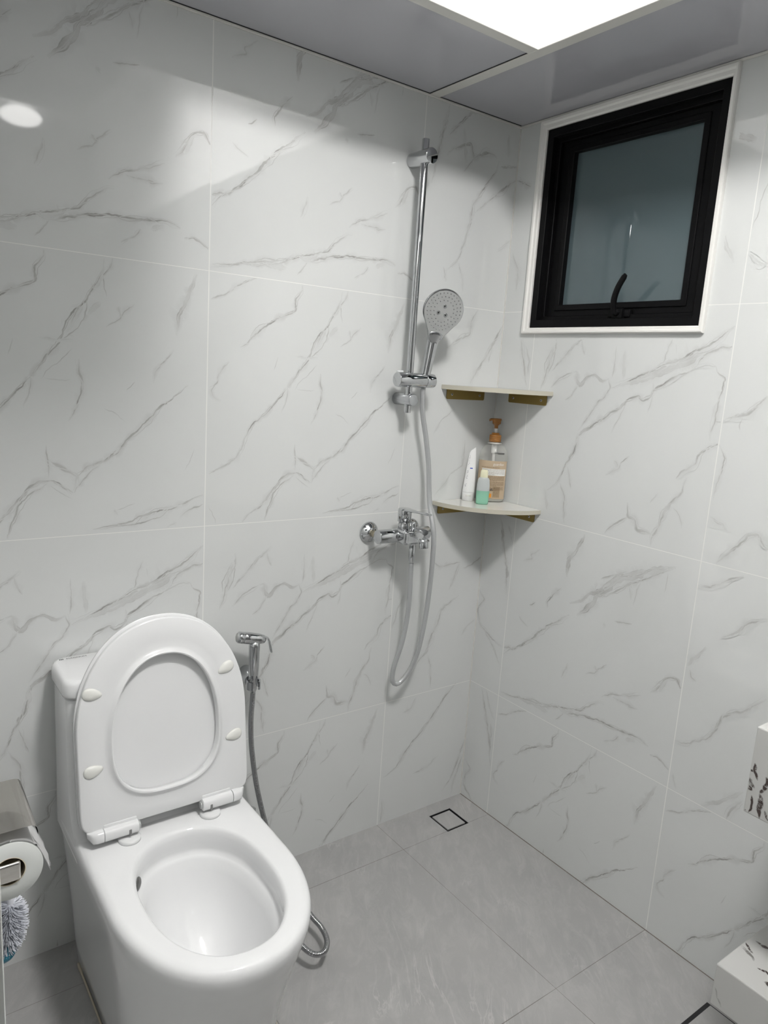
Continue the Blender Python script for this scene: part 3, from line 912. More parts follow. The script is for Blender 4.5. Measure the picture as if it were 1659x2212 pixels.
box(bm, (0.004, -0.425, hz - 0.015), (0.020, -0.392, hz + 0.012), 0.005)
lathe(bm, (0.022, -0.408, hz + 0.002), (-1, 0, 0), [(0, 0.010), (0.022, 0.010), (0.026, 0.007)], 20)
pts = catmull([(0.000, -0.404, hz - 0.002), (-0.006, -0.404, hz + 0.022), (-0.012, -0.409, hz + 0.038), (-0.020, -0.423, hz + 0.062), (-0.025, -0.441, hz + 0.085), (-0.026, -0.446, hz + 0.091)], 0.006)
rings = []
for i, p in enumerate(pts):
    t = (pts[min(i + 1, len(pts) - 1)] - pts[max(i - 1, 0)]).normalized()
    a = Vector((1, 0, 0)); a = (a - t * a.dot(t)).normalized(); b = t.cross(a)
    k = i / (len(pts) - 1)
    ra, rb = 0.0055, 0.0085 - 0.0015 * k
    if i == len(pts) - 1:
        ra, rb = 0.003, 0.005
    rings.append([p + a * ra * sgnpow(math.cos(q), 0.6) + b * rb * sgnpow(math.sin(q), 0.6) for q in [2 * math.pi * j / 16 for j in range(16)]])
loft(bm, rings)
obj('window_handle', fix(bm), M_black, sash, True, sharp=40)

# ------------------------------------------------------------------ toilet
TX = -1.117
toilet = thing('toilet', 'white one-piece ceramic toilet with the seat and lid raised against its tank', 'toilet', (TX, -0.35, 0.0))
def ext(z, a, yf, n=2.15, nb=18):
    yc = -0.42
    return dshape(TX, yc, a, yc - yf, 0.405, n, nb, z)
rings = [ext(0.0, .158, -.555), ext(.004, .160, -.558), ext(.05, .1625, -.568), ext(.12, .167, -.588), ext(.20, .1735, -.618), ext(.28, .181, -.652), ext(.33, .1865, -.674), ext(.365, .1905, -.687),
         ext(.382, .1915, -.690), ext(.392, .1900, -.6885), ext(.398, .1860, -.6845), ext(.401, .1800, -.679), ext(.402, .172, -.671)]
def inn(z, a, bf, bb, yc=-0.452, n=2.2, xo=0.0):
    return dshape(TX + xo, yc, a, bf, bb, n, 2.35, z)
rings += [inn(.4018, .136, .203, .194), inn(.400, .131, .198, .188), inn(.395, .1275, .194, .184), inn(.385, .1258, .192, .182), inn(.366, .126, .192, .182), inn(.352, .128, .194, .184),
          inn(.344, .127, .193, .183), inn(.339, .121, .187, .177), inn(.333, .115, .182, .172), inn(.31, .109, .176, .164), inn(.27, .099, .166, .146), inn(.23, .084, .146, .117, -.457), inn(.19, .063, .112, .080, -.475),
          inn(.165, .047, .082, .052, -.495), inn(.15, .035, .055, .035, -.51), inn(.143, .018, .027, .017, -.515)]
bm = new()
loft(bm, rings)
obj('bowl', fix(bm), M_ceramic, toilet, sharp=50)
# outlet slot of the flush, inside the bowl at the back left
bm = new()
ellipsoid(bm, (TX - 0.1045, -0.3335, 0.3585), (Vector((0.0105, 0.0125, 0)), Vector((0, 0, 0.0150)), Vector((0.0052, -0.0044, 0))), 24, 10)
obj('flush_outlet', fix(bm), mat('outlet_grey', (0.10, 0.10, 0.095), 0.25), toilet)
# flush tank
bm = new()
def rrect(xc, a, ya, yb, z, r=0.03, k=7):
    out = []
    for cx, cy, t0 in ((xc + a - r, yb - r, 0), (xc - a + r, yb - r, 90), (xc - a + r, ya + r, 180), (xc + a - r, ya + r, 270)):
        for i in range(k):
            t = math.radians(t0 + 90 * i / (k - 1))
            out.append(Vector((cx + r * math.cos(t), cy + r * math.sin(t), z)))
    return out
loft(bm, [rrect(TX - .007, .1835, -.225, -.012, .36, .02), rrect(TX - .007, .1835, -.205, -.012, .402, .02), rrect(TX - .007, .1835, -.180, -.012, .425, .02), rrect(TX - .007, .1835, -.166, -.012, .46, .022), rrect(TX - .007, .184, -.155, -.012, .58, .024), rrect(TX - .007, .184, -.151, -.012, .698, .024), rrect(TX - .007, .180, -.147, -.014, .701, .022)])
obj('tank', fix(bm), M_ceramic, toilet, sharp=50)
bm = new()
loft(bm, [rrect(TX - .007, .182, -.153, -.010, .7035, .026), rrect(TX - .007, .1885, -.158, -.007, .706, .030), rrect(TX - .007, .190, -.1595, -.006, .711, .031), rrect(TX - .007, .1895, -.159, -.006, .732, .031), rrect(TX - .007, .187, -.1565, -.008, .7395, .030), rrect(TX - .007, .183, -.152, -.009, .743, .027), rrect(TX - .007, .178, -.146, -.012, .744, .024)])
tank_lid = obj('tank_lid', fix(bm), M_ceramic, toilet, sharp=60)
bm = new()
def flat_text(bm, body, size, origin, ex, ey, lift, stretch=1.0):
    vs, fs = text_mesh(body, size)
    ex, ey = Vector(ex), Vector(ey)
    n = ex.cross(ey).normalized()
    V = [bm.verts.new(Vector(origin) + ex * (x * stretch) + ey * y + n * lift) for x, y in vs]
    for f in fs:
        try:
            bm.faces.new([V[i] for i in f])
        except ValueError:
            pass
flat_text(bm, 'MAGNUM', 0.0085, (-1.2800, -0.0255, 0.7442), (1, 0, 0), (0, 1, 0), 0.0001, 1.15)
for k in range(3):
    x = -1.2950 + 0.0032 * k
    f = [bm.verts.new((x + dx, -0.0255 + dy, 0.7443)) for dx, dy in ((0, 0), (0.0022, 0), (0.0032, 0.0062), (0.0010, 0.0062))]
    bm.faces.new(f)
obj('lettering', bm, M_blackink, tank_lid, False)
# silicone bead round the foot
bm = new()
N = 96
foot = ext(0.004, .1625, -.562)
pts = foot[N // 2 - 3:] + foot[:4]
tube(bm, [p for p in pts], lambda i: 0.0028 + 0.0012 * math.sin(i * 1.7), 8)
obj('sealant_bead', fix(bm), M_sealant, toilet)

# seat and lid: local plane, u across, v up along the lid, wn towards the room
SL = 0.13
ev = Vector((0, SL, 1)).normalized()
en = Vector((0, -1, SL)).normalized()
eu = Vector((1, 0, 0))
O_s = Vector((TX, -0.238, 0.4205))
def sp(u, v, wn):
    return O_s + eu * u + ev * v + en * wn
def seat_outline(a, v0, v1, wn, vc=0.215, nt=2.12, nb=16, N=96):
    out = []
    for i in range(N):
        t = 2 * math.pi * i / N
        c, s = math.cos(t), math.sin(t)
        n, b = (nt, v1 - vc) if s >= 0 else (nb, vc - v0)
        out.append(sp(a * sgnpow(c, 2 / n), vc + b * sgnpow(s, 2 / n), wn))
    return out
def open_outline(a, v0, v1, wn, vc=0.195, n1=2.15, n0=2.7, N=96):
    out = []
    for i in range(N):
        t = 2 * math.pi * i / N
        c, s = math.cos(t), math.sin(t)
        n, b = (n1, v1 - vc) if s >= 0 else (n0, vc - v0)
        out.append(sp(a * sgnpow(c, 2 / n), vc + b * sgnpow(s, 2 / n), wn))
    return out
bm = new()
loop = [seat_outline(.184, .018, .446, -.014), seat_outline(.1875, .015, .4495, -.0115), seat_outline(.1875, .015, .4495, -.004), seat_outline(.1865, .016, .4485, -.0015), seat_outline(.1845, .018, .4465, -.0005),
        open_outline(.150, .041, .402, .000), open_outline(.134, .058, .386, -.0010), open_outline(.1265, .0645, .3795, .0012), open_outline(.1225, .068, .376, .0060), open_outline(.120, .0705, .374, .0072), open_outline(.1175, .073, .3715, .0060),
        open_outline(.1165, .074, .3705, .0020), open_outline(.1165, .074, .3705, -.012), open_outline(.119, .072, .373, -.014)]
R = loft(bm, loop, False, False)
bridge(bm, R[-1], R[0])
seat = obj('seat', fix(bm), M_plastic, toilet, sharp=50)
def bumper(u, v, ang, name='seat_bumper'):
    bm = new()
    ca, sa = math.cos(math.radians(ang)), math.sin(math.radians(ang))
    n, m = 24, 7
    rings = []
    for j in range(m):
        ph = 0.5 * math.pi * j / (m - 1)
        r, h = math.cos(ph), math.sin(ph)
        ring = []
        for i in range(n):
            t = 2 * math.pi * i / n
            x = 0.0205 * math.cos(t) * max(r, 0.02)
            y = 0.0128 * math.sin(t) * (1 - 0.32 * math.cos(t)) * max(r, 0.02)
            ring.append(sp(u + ca * x - sa * y, v + sa * x + ca * y, -0.0005 + 0.0065 * h))
        rings.append(ring)
    loft(bm, rings)
    o = obj(name, fix(bm), M_bumper, seat)
    return o
bumper(-.1535, .311, -12)
bumper(-.1575, .149, 10)
bumper(.1405, .313, 205)
bumper(.155, .151, 192)
bm = new()
loft(bm, [seat_outline(.176, .03, .44, -.0165), seat_outline(.186, .018, .4505, -.0165), seat_outline(.1895, .014, .4545, -.019), seat_outline(.1895, .014, .4545, -.024), seat_outline(.187, .017, .452, -.029), seat_outline(.178, .026, .443, -.0325), seat_outline(.12, .09, .38, -.034)])
obj('lid', fix(bm), M_plastic, toilet, sharp=50)
# hinges
def hinge(x0, x1, xd, side):
    bm = new()
    lathe(bm, (xd, -0.242, 0.4015), (0, 0, 1), [(0, .0235), (.006, .0235), (.008, .0215), (.0085, .006)], 36)
    obj('hinge_base', bm, M_plastic, toilet, sharp=40)
    ya, za = -0.2385, 0.4285
    bm = new()
    lo, hi = x0, x1
    n = 28
    def ringx(x, r, rz):
        return [Vector((x, ya + r * sgnpow(math.cos(q), 0.75), za + rz * sgnpow(math.sin(q), 0.75))) for q in [2 * math.pi * i / n for i in range(n)]]
    s = -side
    loft(bm, [ringx(lo + s * 0.0005, .0105, .0115), ringx(lo + s * .002, .0125, .0135), ringx(hi - s * .002, .0125, .0135), ringx(hi - s * 0.0005, .0105, .0115)])
    obj('hinge_barrel', fix(bm), M_plastic, toilet, sharp=40)
    # end piece that is part of the seat
    bm = new()
    loft(bm, [ringx(lo, .0125, .0135), ringx(lo - s * .012, .0125, .0135), ringx(lo - s * .021, .0105, .0125), [p + Vector((0, 0.006, 0.006)) for p in ringx(lo - s * .031, .0045, .0055)]])
    obj('hinge_cap', fix(bm), M_plastic, toilet, sharp=60)
    bm = new()
    cyl(bm, (hi, ya, za), (hi + s * .0035, ya, za), .0085, .001, 24)
    obj('hinge_pin', bm, M_face, toilet, sharp=40)
    bm = new()
    rings = []
    box(bm, (xd - .0028, ya - .0135, za - .012), (xd + .0028, ya - .0105, za + .002), .001, 1)
    obj('hinge_slot', bm, M_rubber, toilet)
    bm = new()
    box(bm, (min(lo, hi) + .002, ya + .002, za + .004), (max(lo, hi) - .002, ya + .018, za + .020), .003)
    obj('hinge_bracket', bm, M_plastic, toilet, sharp=40)
hinge(-1.262, -1.188, -1.2085, -1)
hinge(-0.972, -1.046, -1.0265, 1)

# ------------------------------------------------------------------ shower
RX, RY = -0.3925, -0.056
rail = thing('shower_rail', 'tall chrome shower rail fixed to the back wall left of the corner', 'shower rail', (RX, 0.0, 1.31))
bm = new()
cyl(bm, (RX, RY, 1.311), (RX, RY, 2.014), 0.0098, 0.0012, 32)
obj('pole', bm, M_chrome, rail, sharp=30)
def bracket(z, r, y1, m):
    bm = new()
    cyl(bm, (RX + 0.002, -0.0005, z), (RX + 0.002, y1, z), r, 0.0015, 40)
    obj('wall_bracket', bm, m, rail, sharp=30)
bracket(1.970, 0.0195, -0.084, M_chrome)
bracket(1.347, 0.0165, -0.079, M_chrome_soft)
bm = new()
cyl(bm, (-0.441, -0.064, 1.4005), (-0.3475, -0.064, 1.4005), 0.0195, 0.0012, 40)
slider = obj('slider_body', bm, M_chrome, rail, sharp=30)
bm = new()
cyl(bm, (-0.3470, -0.064, 1.4005), (-0.3165, -0.064, 1.4005), 0.0195, 0.0012, 40)
obj('slider_cradle', bm, M_chrome, slider, sharp=30)
bm = new()
box(bm, (-0.436, -0.062, 1.4195), (-0.418, -0.052, 1.4245), 0.002)
obj('release_tab', bm, mat('clear_tab', (0.75, 0.76, 0.77), 0.2), slider)

# hand shower
head_c = Vector((-0.333, -0.106, 1.590))
hn = Vector((-0.36, -0.87, -0.30)).normalized()
hu0 = (Vector((0, 0, 1)) - hn * hn.z).normalized()
hr0 = hu0.cross(hn).normalized()
if hr0.x < 0:
    hr0 = -hr0
ta = math.radians(9)
hu = hu0 * math.cos(ta) + hr0 * math.sin(ta)
hr = hr0 * math.cos(ta) - hu0 * math.sin(ta)
hand = thing('hand_shower', 'round chrome hand shower with a grey nozzle face, held in the rail slider', 'hand shower', (-0.343, -0.066, 1.40))
def hp(r, u, n):
    return head_c + hr * r + hu * u + hn * n
def head_outline(k, n, N=84):
    """teardrop: round plate running down in nearly straight flanks to a narrow neck"""
    R = 0.0565
    P = [(R * math.cos(t), R * math.sin(t)) for t in [math.radians(-28 + 236 * i / 48) for i in range(49)]]
    flank = [(-0.0400, -0.0405), (-0.0325, -0.0525), (-0.0255, -0.0640), (-0.0205, -0.0740), (-0.0170, -0.0830), (-0.0120, -0.0905), (-0.0050, -0.0940)]
    P += flank + [(-x, y) for x, y in flank[::-1]]
    Q = resample([Vector((x, y, 0)) for x, y in P + P[:1]], 0.00475)
    return [hp(q.x * k, (q.y + 0.018) * k - 0.018, n) for q in Q]
bm = new()
loft(bm, [head_outline(.55, -.024), head_outline(.85, -.018), head_outline(.97, -.009), head_outline(1.0, -.002), head_outline(1.0, .003), head_outline(.985, .005), head_outline(.955, .0055)])
obj('head_shell', fix(bm), M_chrome, hand, sharp=40)
bm = new()
loft(bm, [head_outline(.955, .0045), head_outline(.95, .0062), head_outline(.6, .0066)])
face = obj('spray_plate', fix(bm), M_face, hand, sharp=40)
bm = new()
btn = [(.0195, -.0655), (.0130, -.0610), (0, -.0590), (-.0130, -.0610), (-.0195, -.0655), (-.0185, -.0720), (-.0140, -.0820), (-.0070, -.0905), (0, -.0925), (.0070, -.0905), (.0140, -.0820), (.0185, -.0720)]
bt = catmull([Vector((x, y, 0)) for x, y in btn + btn[:1]], .002)[:-1]
loft(bm, [[hp(q.x * kk, (q.y + .076) * kk - .076, .004 + d) for q in bt] for d, kk in ((0, 1.0), (.0042, 1.0), (.0052, .93), (.0054, .6))])
obj('mode_button', fix(bm), M_chrome_soft, hand, sharp=40)
bm = new()
for ri, cnt in ((.047, 30), (.0375, 24), (.028, 17)):
    for i in range(cnt):
        t = 2 * math.pi * i / cnt + ri * 40
        r_, u_ = ri * math.cos(t) * (1 - .12 * max(0, -math.sin(t))), ri * math.sin(t) * (1 + .10 * max(0, -math.sin(t)))
        lathe(bm, hp(r_, u_, .0064), hn, [(0, .0017), (.0016, .0014), (.002, .0008)], 8, False, True)
nz = obj('nozzles', bm, M_rubber, face)
nz['kind'] = 'stuff'
for r_, u_ in ((-.001, .012), (-.013, -.008), (.008, -.010)):
    bm = new()
    lathe(bm, hp(r_, u_, .0066), hn, [(0, .0052), (.0012, .0052), (.0014, .0042), (.0004, .0038)], 20, False, False)
    o = obj('jet_ring', bm, M_chrome_soft, face)
    bm = new()
    lathe(bm, hp(r_, u_, .0067), hn, [(0, .0024), (.0012, .0022)], 14, False, True)
    obj('jet_nozzle', bm, M_gap, face)
bm = new()
hb = Vector((-0.3445, -0.0600, 1.383))
ht = hp(0.0, -.068, -.013)
ax = (ht - hb)
L = ax.length
lathe(bm, hb, ax, [(0, .0095), (.012, .0105), (.035, .0128), (L * .5, .0143), (L * .8, .0160), (L * .95, .0172), (L, .0155)], 36)
obj('handle', bm, M_chrome, hand, sharp=40)
# shower hose
path = catmull([(-0.3446, -0.0600, 1.384), (-0.3448, -0.0585, 1.365), (-0.336, -0.055, 1.31), (-0.315, -0.052, 1.24), (-0.300, -0.055, 1.16), (-0.296, -0.066, 1.06), (-0.299, -0.098, 0.975), (-0.296, -0.100, 0.90), (-0.286, -0.085, 0.80), (-0.2855, -0.075, 0.70), (-0.296, -0.066, 0.60), (-0.319, -0.057, 0.535), (-0.350, -0.052, 0.503), (-0.373, -0.052, 0.513), (-0.375, -0.055, 0.56), (-0.357, -0.062, 0.635), (-0.349, -0.069, 0.72), (-0.353, -0.0765, 0.80), (-0.3585, -0.0800, 0.884)], 0.008)
bm = new()
tube(bm, path, 0.0071, 16)
hose = tag(obj('shower_hose', bm, M_hose), 'grey shower hose hanging in a loop below the mixer tap', 'hose')

# bath mixer
MZ, MY = 0.967, -0.066
mix = thing('mixer_tap', 'chrome lever mixer tap on the back wall below the hand shower', 'tap', (-0.384, 0.0, MZ))
for x in (-0.459, -0.309):
    bm = new()
    lathe(bm, (x, -0.0004, MZ), (0, -1, 0), [(0, .0300), (.003, .0305), (.008, .0285), (.014, .022), (.018, .0165), (.020, .015)], 40)
    obj('wall_flange', bm, M_chrome, mix, sharp=50)
    bm = new()
    cyl(bm, (x, -.018, MZ), (x, MY + .008, MZ), .0105, .001, 24)
    bmesh.ops.rotate(bm, verts=bm.verts, cent=(x, -.02, MZ), matrix=Matrix.Identity(3))
    obj('union_nut', bm, M_brass, mix, sharp=30)
bm = new()
cyl(bm, (-0.474, MY, MZ), (-0.296, MY, MZ), .0198, .0012, 40)
obj('tap_body', bm, M_chrome, mix, sharp=30)
bm = new()
box(bm, (-0.413, -0.112, MZ - .020), (-0.354, MY, MZ + .020), .007, 3)
def yr(y, xa, xb, za, zb):
    return [Vector((x, y, z)) for x, z in ((xa, za), (xb, za), (xb, zb), (xa, zb))]
bm2 = new()
loft(bm2, [yr(-.095, -.411, -.356, MZ - .019, MZ + .018), yr(-.120, -.406, -.359, MZ - .016, MZ + .014), yr(-.148, -.394, -.362, MZ - .006, MZ + .008), yr(-.163, -.391, -.364, MZ - .004, MZ + .006)])
bmesh.ops.bevel(fix(bm2), geom=bm2.edges[:], offset=.004, segments=3, affect='EDGES')
obj('spout', bm2, M_chrome, mix, sharp=60)
obj('spout_block', bm, M_chrome, mix, sharp=40)
bm = new()
cyl(bm, (-.3770, -.150, MZ - .002), (-.3770, -.153, MZ - .021), .0125, .0012, 28)
obj('aerator', bm, M_chrome, mix, sharp=30)
bm = new()
lathe(bm, (-.381, -.106, MZ + .012), (0, 0, 1), [(0, .0055), (.012, .0055), (.013, .0085), (.030, .0085), (.032, .0070)], 24)
obj('diverter_knob', bm, M_chrome, mix, sharp=40)
bm = new()
lathe(bm, (-.388, -.072, MZ + .010), (0, 0, 1), [(0, .0185), (.022, .0180), (.024, .0165), (.030, .0165), (.0305, .0195), (.060, .0195), (.066, .0185), (.068, .0165)], 40)
obj('cartridge_dome', bm, M_chrome, mix, sharp=40)
bm = new()
rings = []
for d, wd, th, z in ((0.0, .0165, .004, MZ + .0655), (.02, .0150, .004, MZ + .0660), (.045, .0085, .003, MZ + .0655), (.075, .0070, .0028, MZ + .0645), (.100, .0072, .0028, MZ + .064), (.103, .005, .002, MZ + .0638)):
    c = Vector((-.388 + d * .10, -.070 - d, z + .008 + d * .05))
    s = Vector((1, .10, 0)).normalized()
    rings.append([c + s * wd * sgnpow(math.cos(q), .7) + Vector((0, 0, 1)) * th * sgnpow(math.sin(q), .7) for q in [2 * math.pi * i / 20 for i in range(20)]])
loft(bm, rings)
obj('lever', fix(bm), M_chrome, mix, sharp=40)
bm = new()
lathe(bm, (-.3585, -.0800, MZ - .016), (0, 0, -1), [(0, .0088), (.012, .0088), (.0135, .0080), (.0150, .0098), (.048, .0092), (.060, .0078), (.062, .0066), (.072, .0064)], 28)
obj('hose_connector', bm, M_chrome, mix, sharp=40)

# ------------------------------------------------------------------ corner shelves
def shelf(zt, label):
    t = thing('corner_shelf', label, 'shelf', (-0.08, -0.08, zt - 0.012), 'quarter-round corner shelves')
    R = 0.2275
    o = [(-0.0008, -0.0008)] + [(-0.0008 - R * math.cos(a), -0.0008 - R * math.sin(a)) for a in [math.pi / 2 * i / 40 for i in range(41)]]
    bm = new()
    prism(bm, [Vector((x, y, zt - 0.0125)) for x, y in o], (0, 0, 0.0125), 0.0008, 1)
    fix(bm)
    for f in bm.faces:
        f.material_index = 1 if abs(f.normal.z) < 0.5 else 0
    obj('shelf_board', bm, [M_shelf, M_shelf_edge], t, sharp=30)
    for k in range(2):
        bm = new()
        # plate on the wall with rounded lower corners, and a flange under the board
        u0, u1, zl, zh, r = 0.055, 0.207, zt - 0.0415, zt - 0.0128, 0.005
        pl = [(u0, zh), (u1, zh)] + [(u1 - r + r * math.cos(q), zl + r - r * math.sin(q)) for q in [math.pi / 2 * i / 5 for i in range(6)]] + [(u0 + r - r * math.sin(q), zl + r - r * math.cos(q)) for q in [math.pi / 2 * i / 5 for i in range(6)]]
        P = (lambda u, n, z: Vector((-u, -n, z))) if k == 0 else (lambda u, n, z: Vector((-n, -u, z)))
        prism(bm, [P(u, .0006, z) for u, z in pl], P(0, .0022, 0))
        f = [P(u, n, zh - .002) for u, n in ((u0, .0006), (u1, .0006), (u1 - .012, .026), (u0 + .012, .026))]
        prism(bm, f, (0, 0, .0019))
        b = obj('shelf_bracket', fix(bm), M_gold, t, sharp=30)
        for u in (u0 + .020, u1 - .020):
            bm = new()
            lathe(bm, P(u, .0026, (zl + zh) / 2), P(0, 1, 0), [(0, .0042), (.0012, .0038), (.0018, .0022), (.0012, .0018)], 16)
            obj('screw', bm, M_steel, b, sharp=50)
            bm = new()
            lathe(bm, P(u, .0035, (zl + zh) / 2), P(0, 1, 0), [(0, .0020), (.0010, .0019)], 8)
            obj('screw_recess', bm, M_gap, b, sharp=50)
shelf(1.3925, 'empty white stone corner shelf, the upper one, seen from below')
shelf(1.0460, 'white stone corner shelf with three bottles standing on it')
ST = 1.0461

# things on the lower shelf ---------------------------------------------------
def oval_ring(c, ex, ey, a, b, z, n=40, e=1.0):
    return [Vector((c.x, c.y, z)) + ex * a * sgnpow(math.cos(q), e) + ey * b * sgnpow(math.sin(q), e) for q in [2 * math.pi * i / n for i in range(n)]]

# clear pump bottle with a kraft label
pc = Vector((-0.0415, -0.0530, ST))
pn = Vector((-0.74, -0.67, 0)).normalized()       # label faces the room
pe = Vector((pn.y, -pn.x, 0))
if pe.dot(CR) < 0:
    pe = -pe
pump = thing('pump_bottle', 'clear pump bottle with a brown printed label and amber pump head', 'bottle', pc)
A_, B_ = 0.0430, 0.0300
bm = new()
prof = [(.0005, .84), (.002, .93), (.006, .975), (.012, 1.0), (.060, 1.0), (.118, 1.0), (.132, .975), (.142, .92), (.151, .83), (.158, .70), (.163, .56), (.166, .42), (.168, .36)]
loft(bm, [oval_ring(pc, pe, pn, A_ * k, (B_ * k if k > .42 else A_ * k), ST + z) for z, k in prof])
shell = obj('bottle_body', fix(bm), M_shell, pump, sharp=60)
bm = new()
loft(bm, [oval_ring(pc, pe, pn, A_ * k, B_ * k, ST + z) for z, k in ((.0012, .78), (.004, .90), (.009, .95), (.0095, .5))])
obj('bottle_base', fix(bm), mat('frosted_base', (0.62, 0.62, 0.60), 0.2), pump, sharp=60)
def on_label(sx, z, lift):
    """sx: distance across the label from its middle, wrapped round the oval"""
    th = sx / A_
    th = max(-1.35, min(1.35, th))
    return Vector((pc.x, pc.y, ST + z)) + pe * (A_ + lift) * math.sin(th) + pn * (B_ + lift) * math.cos(th)
bm = new()
NL = 30
rows = []
for z in (.010, .120):
    rows.append([bm.verts.new(on_label(-.050 + .102 * i / NL, z, .0005)) for i in range(NL + 1)])
bridge(bm, rows[0], rows[1], False)
label = obj('bottle_label', bm, M_kraft, pump)
def label_patch(name, x0, x1, za, zb, m, lift=.0008):
    bm = new()
    n = max(2, int((x1 - x0) / .004))
    a = [bm.verts.new(on_label(x0 + (x1 - x0) * i / n, za, lift)) for i in range(n + 1)]
    b = [bm.verts.new(on_label(x0 + (x1 - x0) * i / n, zb, lift)) for i in range(n + 1)]
    bridge(bm, a, b, False)
    return obj(name, bm, m, label)
label_patch('white_panel', -.030, .046, .078, .097, M_whiteink)
label_patch('orange_panel', -.012, .005, .014, .025, M_orange)
label_patch('grey_panel', .008, .030, .014, .046, mat('tan_print', (0.40, 0.30, 0.19), 0.5))
# fine print as rows of small dashes
bm = new()
rnd = random.Random(4)
def dashes(x0, x1, z, h, lift=.0011):
    x = x0
    while x < x1:
        L = rnd.uniform(.0015, .006)
        e = min(x1, x + L)
        q = [on_label(x, z, lift), on_label(e, z, lift), on_label(e, z + h, lift), on_label(x, z + h, lift)]
        bm.faces.new([bm.verts.new(p) for p in q])
        x = e + rnd.uniform(.0008, .0016)
dashes(-.034, .022, .1005, .0013)
for z in (.094, .0905):
    dashes(-.027, .043, z, .0008)
for z in (.0865, .0830, .0800):
    dashes(-.020, .043 if z > .081 else .01, z, .0009)
for i in range(17):
    z = .0745 - .0024 * i - (.0012 if i > 5 else 0) - (.0012 if i > 11 else 0)
    dashes(-.030, .043 if i not in (5, 11, 16) else .018, z, .0009)
for i in range(9):
    dashes(.010, .028, .043 - .0031 * i, .0009, .0013)
obj('fine_print', bm, M_ink, label, False)
bm = new()
vs, fs = text_mesh('guardian', .0105)
V = [bm.verts.new(on_label(.003 + x * .95, .1075 + y, .0011)) for x, y in vs]
for f in fs:
    bm.faces.new([V[i] for i in f])
obj('brand_word', bm, M_whiteink, label, False)
# recycling triangle
bm = new()
tri = [(-.0001, .034), (.0075, .034), (.0037, .0405)]
for i in range(3):
    a, b = Vector((*tri[i], 0)), Vector((*tri[(i + 1) % 3], 0))
    d = (b - a).normalized(); n = Vector((-d.y, d.x, 0)) * .0006
    a2, b2 = a + d * .001, b - d * .0018
    q = [a2 - n, b2 - n, b2 + n, a2 + n]
    bm.faces.new([bm.verts.new(on_label(p.x, p.y, .0012)) for p in q])
    q = [b2 - n * 2.2, b2 + d * .0018, b2 + n * 2.2]
    bm.faces.new([bm.verts.new(on_label(p.x, p.y, .0012)) for p in q])
obj('recycling_mark', bm, M_blackink, label, False)
bm = new()
for i in range(10):
    x = .004 + .0034 * i
    for z in ((.1425,) if i < 3 else (.1425, .1400)):
        p = [(x, z), (x + .0026, z), (x + .0026, z + .0017), (x, z + .0017)]
        th = lambda s: s / A_
        k = .94
        q = [Vector((pc.x, pc.y, ST + zz)) + pe * (A_ * k + .001) * math.sin(th(xx)) + pn * (B_ * k + .0012) * math.cos(th(xx)) for xx, zz in p]
        bm.faces.new([bm.verts.new(v) for v in q])
obj('batch_code', bm, M_blackink, shell, False)
bm = new()
lathe(bm, (pc.x, pc.y, ST + .1675), (0, 0, 1), [(0, .0205), (.002, .0205), (.0025, .0150), (.006, .0150)], 32)
obj('bottle_neck', bm, mat('clear_neck', (0.60, 0.58, 0.54), 0.15), pump, sharp=40)
bm = new()
prof = [(0, .0165), (.001, .0175), (.004, .0175), (.0046, .0170), (.0052, .0175), (.0086, .0175), (.0092, .0170), (.0098, .0175), (.0132, .0175), (.0138, .0170), (.0144, .0175), (.0195, .0170), (.0200, .0160), (.0205, .0118), (.0255, .0112), (.0260, .0095)]
lathe(bm, (pc.x, pc.y, ST + .173), (0, 0, 1), prof, 36)
obj('pump_collar', bm, M_amber, pump, sharp=40)
bm = new()
cyl(bm, (pc.x, pc.y, ST + .199), (pc.x, pc.y, ST + .215), .0042, 0, 16)
cyl(bm, (pc.x, pc.y, ST + .140), (pc.x, pc.y, ST + .170), .0085, .001, 20)
cyl(bm, (pc.x, pc.y, ST + .020), (pc.x, pc.y, ST + .142), .0045, .001, 20)
obj('pump_tube', bm, mat('white_pump_tube', (0.85, 0.85, 0.84), 0.4), pump, sharp=40)
bm = new()
lathe(bm, (pc.x, pc.y, ST + .2115), (0, 0, 1), [(0, .0055), (.009, .0055), (.0095, .0085), (.0125, .0085), (.013, .0120), (.021, .0125), (.024, .0140), (.0275, .0140), (.0285, .0125)], 28)
sd = Vector((pn.x * .5 - pe.x, pn.y * .5 - pe.y, 0)).normalized()
sn = Vector((-sd.y, sd.x, 0))
rings = []
for d, wd, z in ((.0, .010, .2370), (.010, .0085, .2370), (.018, .0065, .2365), (.0225, .0045, .2345)):
    c = Vector((pc.x, pc.y, ST + z)) + sd * d
    rings.append([c + sn * wd * math.cos(q) + Vector((0, 0, .0035)) * math.sin(q) for q in [2 * math.pi * i / 16 for i in range(16)]])
loft(bm, rings)
obj('pump_head', fix(bm), M_amber, pump, sharp=40)

for o in pump.children:
    o.scale = (1.04, 1.04, 1.06)

# white squeeze tube standing on its cap
tc = Vector((-0.1120, -0.0290, ST))
tn = Vector((-0.62, -0.78, 0)).normalized()
te = Vector((-tn.y, tn.x, 0))
if te.dot(CR) < 0:
    te = -te
tub = thing('squeeze_tube', 'white squeeze tube standing on its cap at the left end of the shelf', 'tube', tc)
lean = Vector((0.010, 0.004, 0))
bm = new()
tz = [(.0270, .0185, .0150), (.030, .0188, .0152), (.060, .0172, .0125), (.100, .0142, .0080), (.130, .0115, .0045), (.146, .0098, .0020), (.158, .0080, .0010), (.160, .0076, .0009)]
rings = []
for z, a, b in tz:
    c = tc + lean * (max(0, z - .03) / .13)
    c = Vector((c.x, c.y, ST))
    rings.append(oval_ring(c, te, tn, a, b, ST + z, 32))
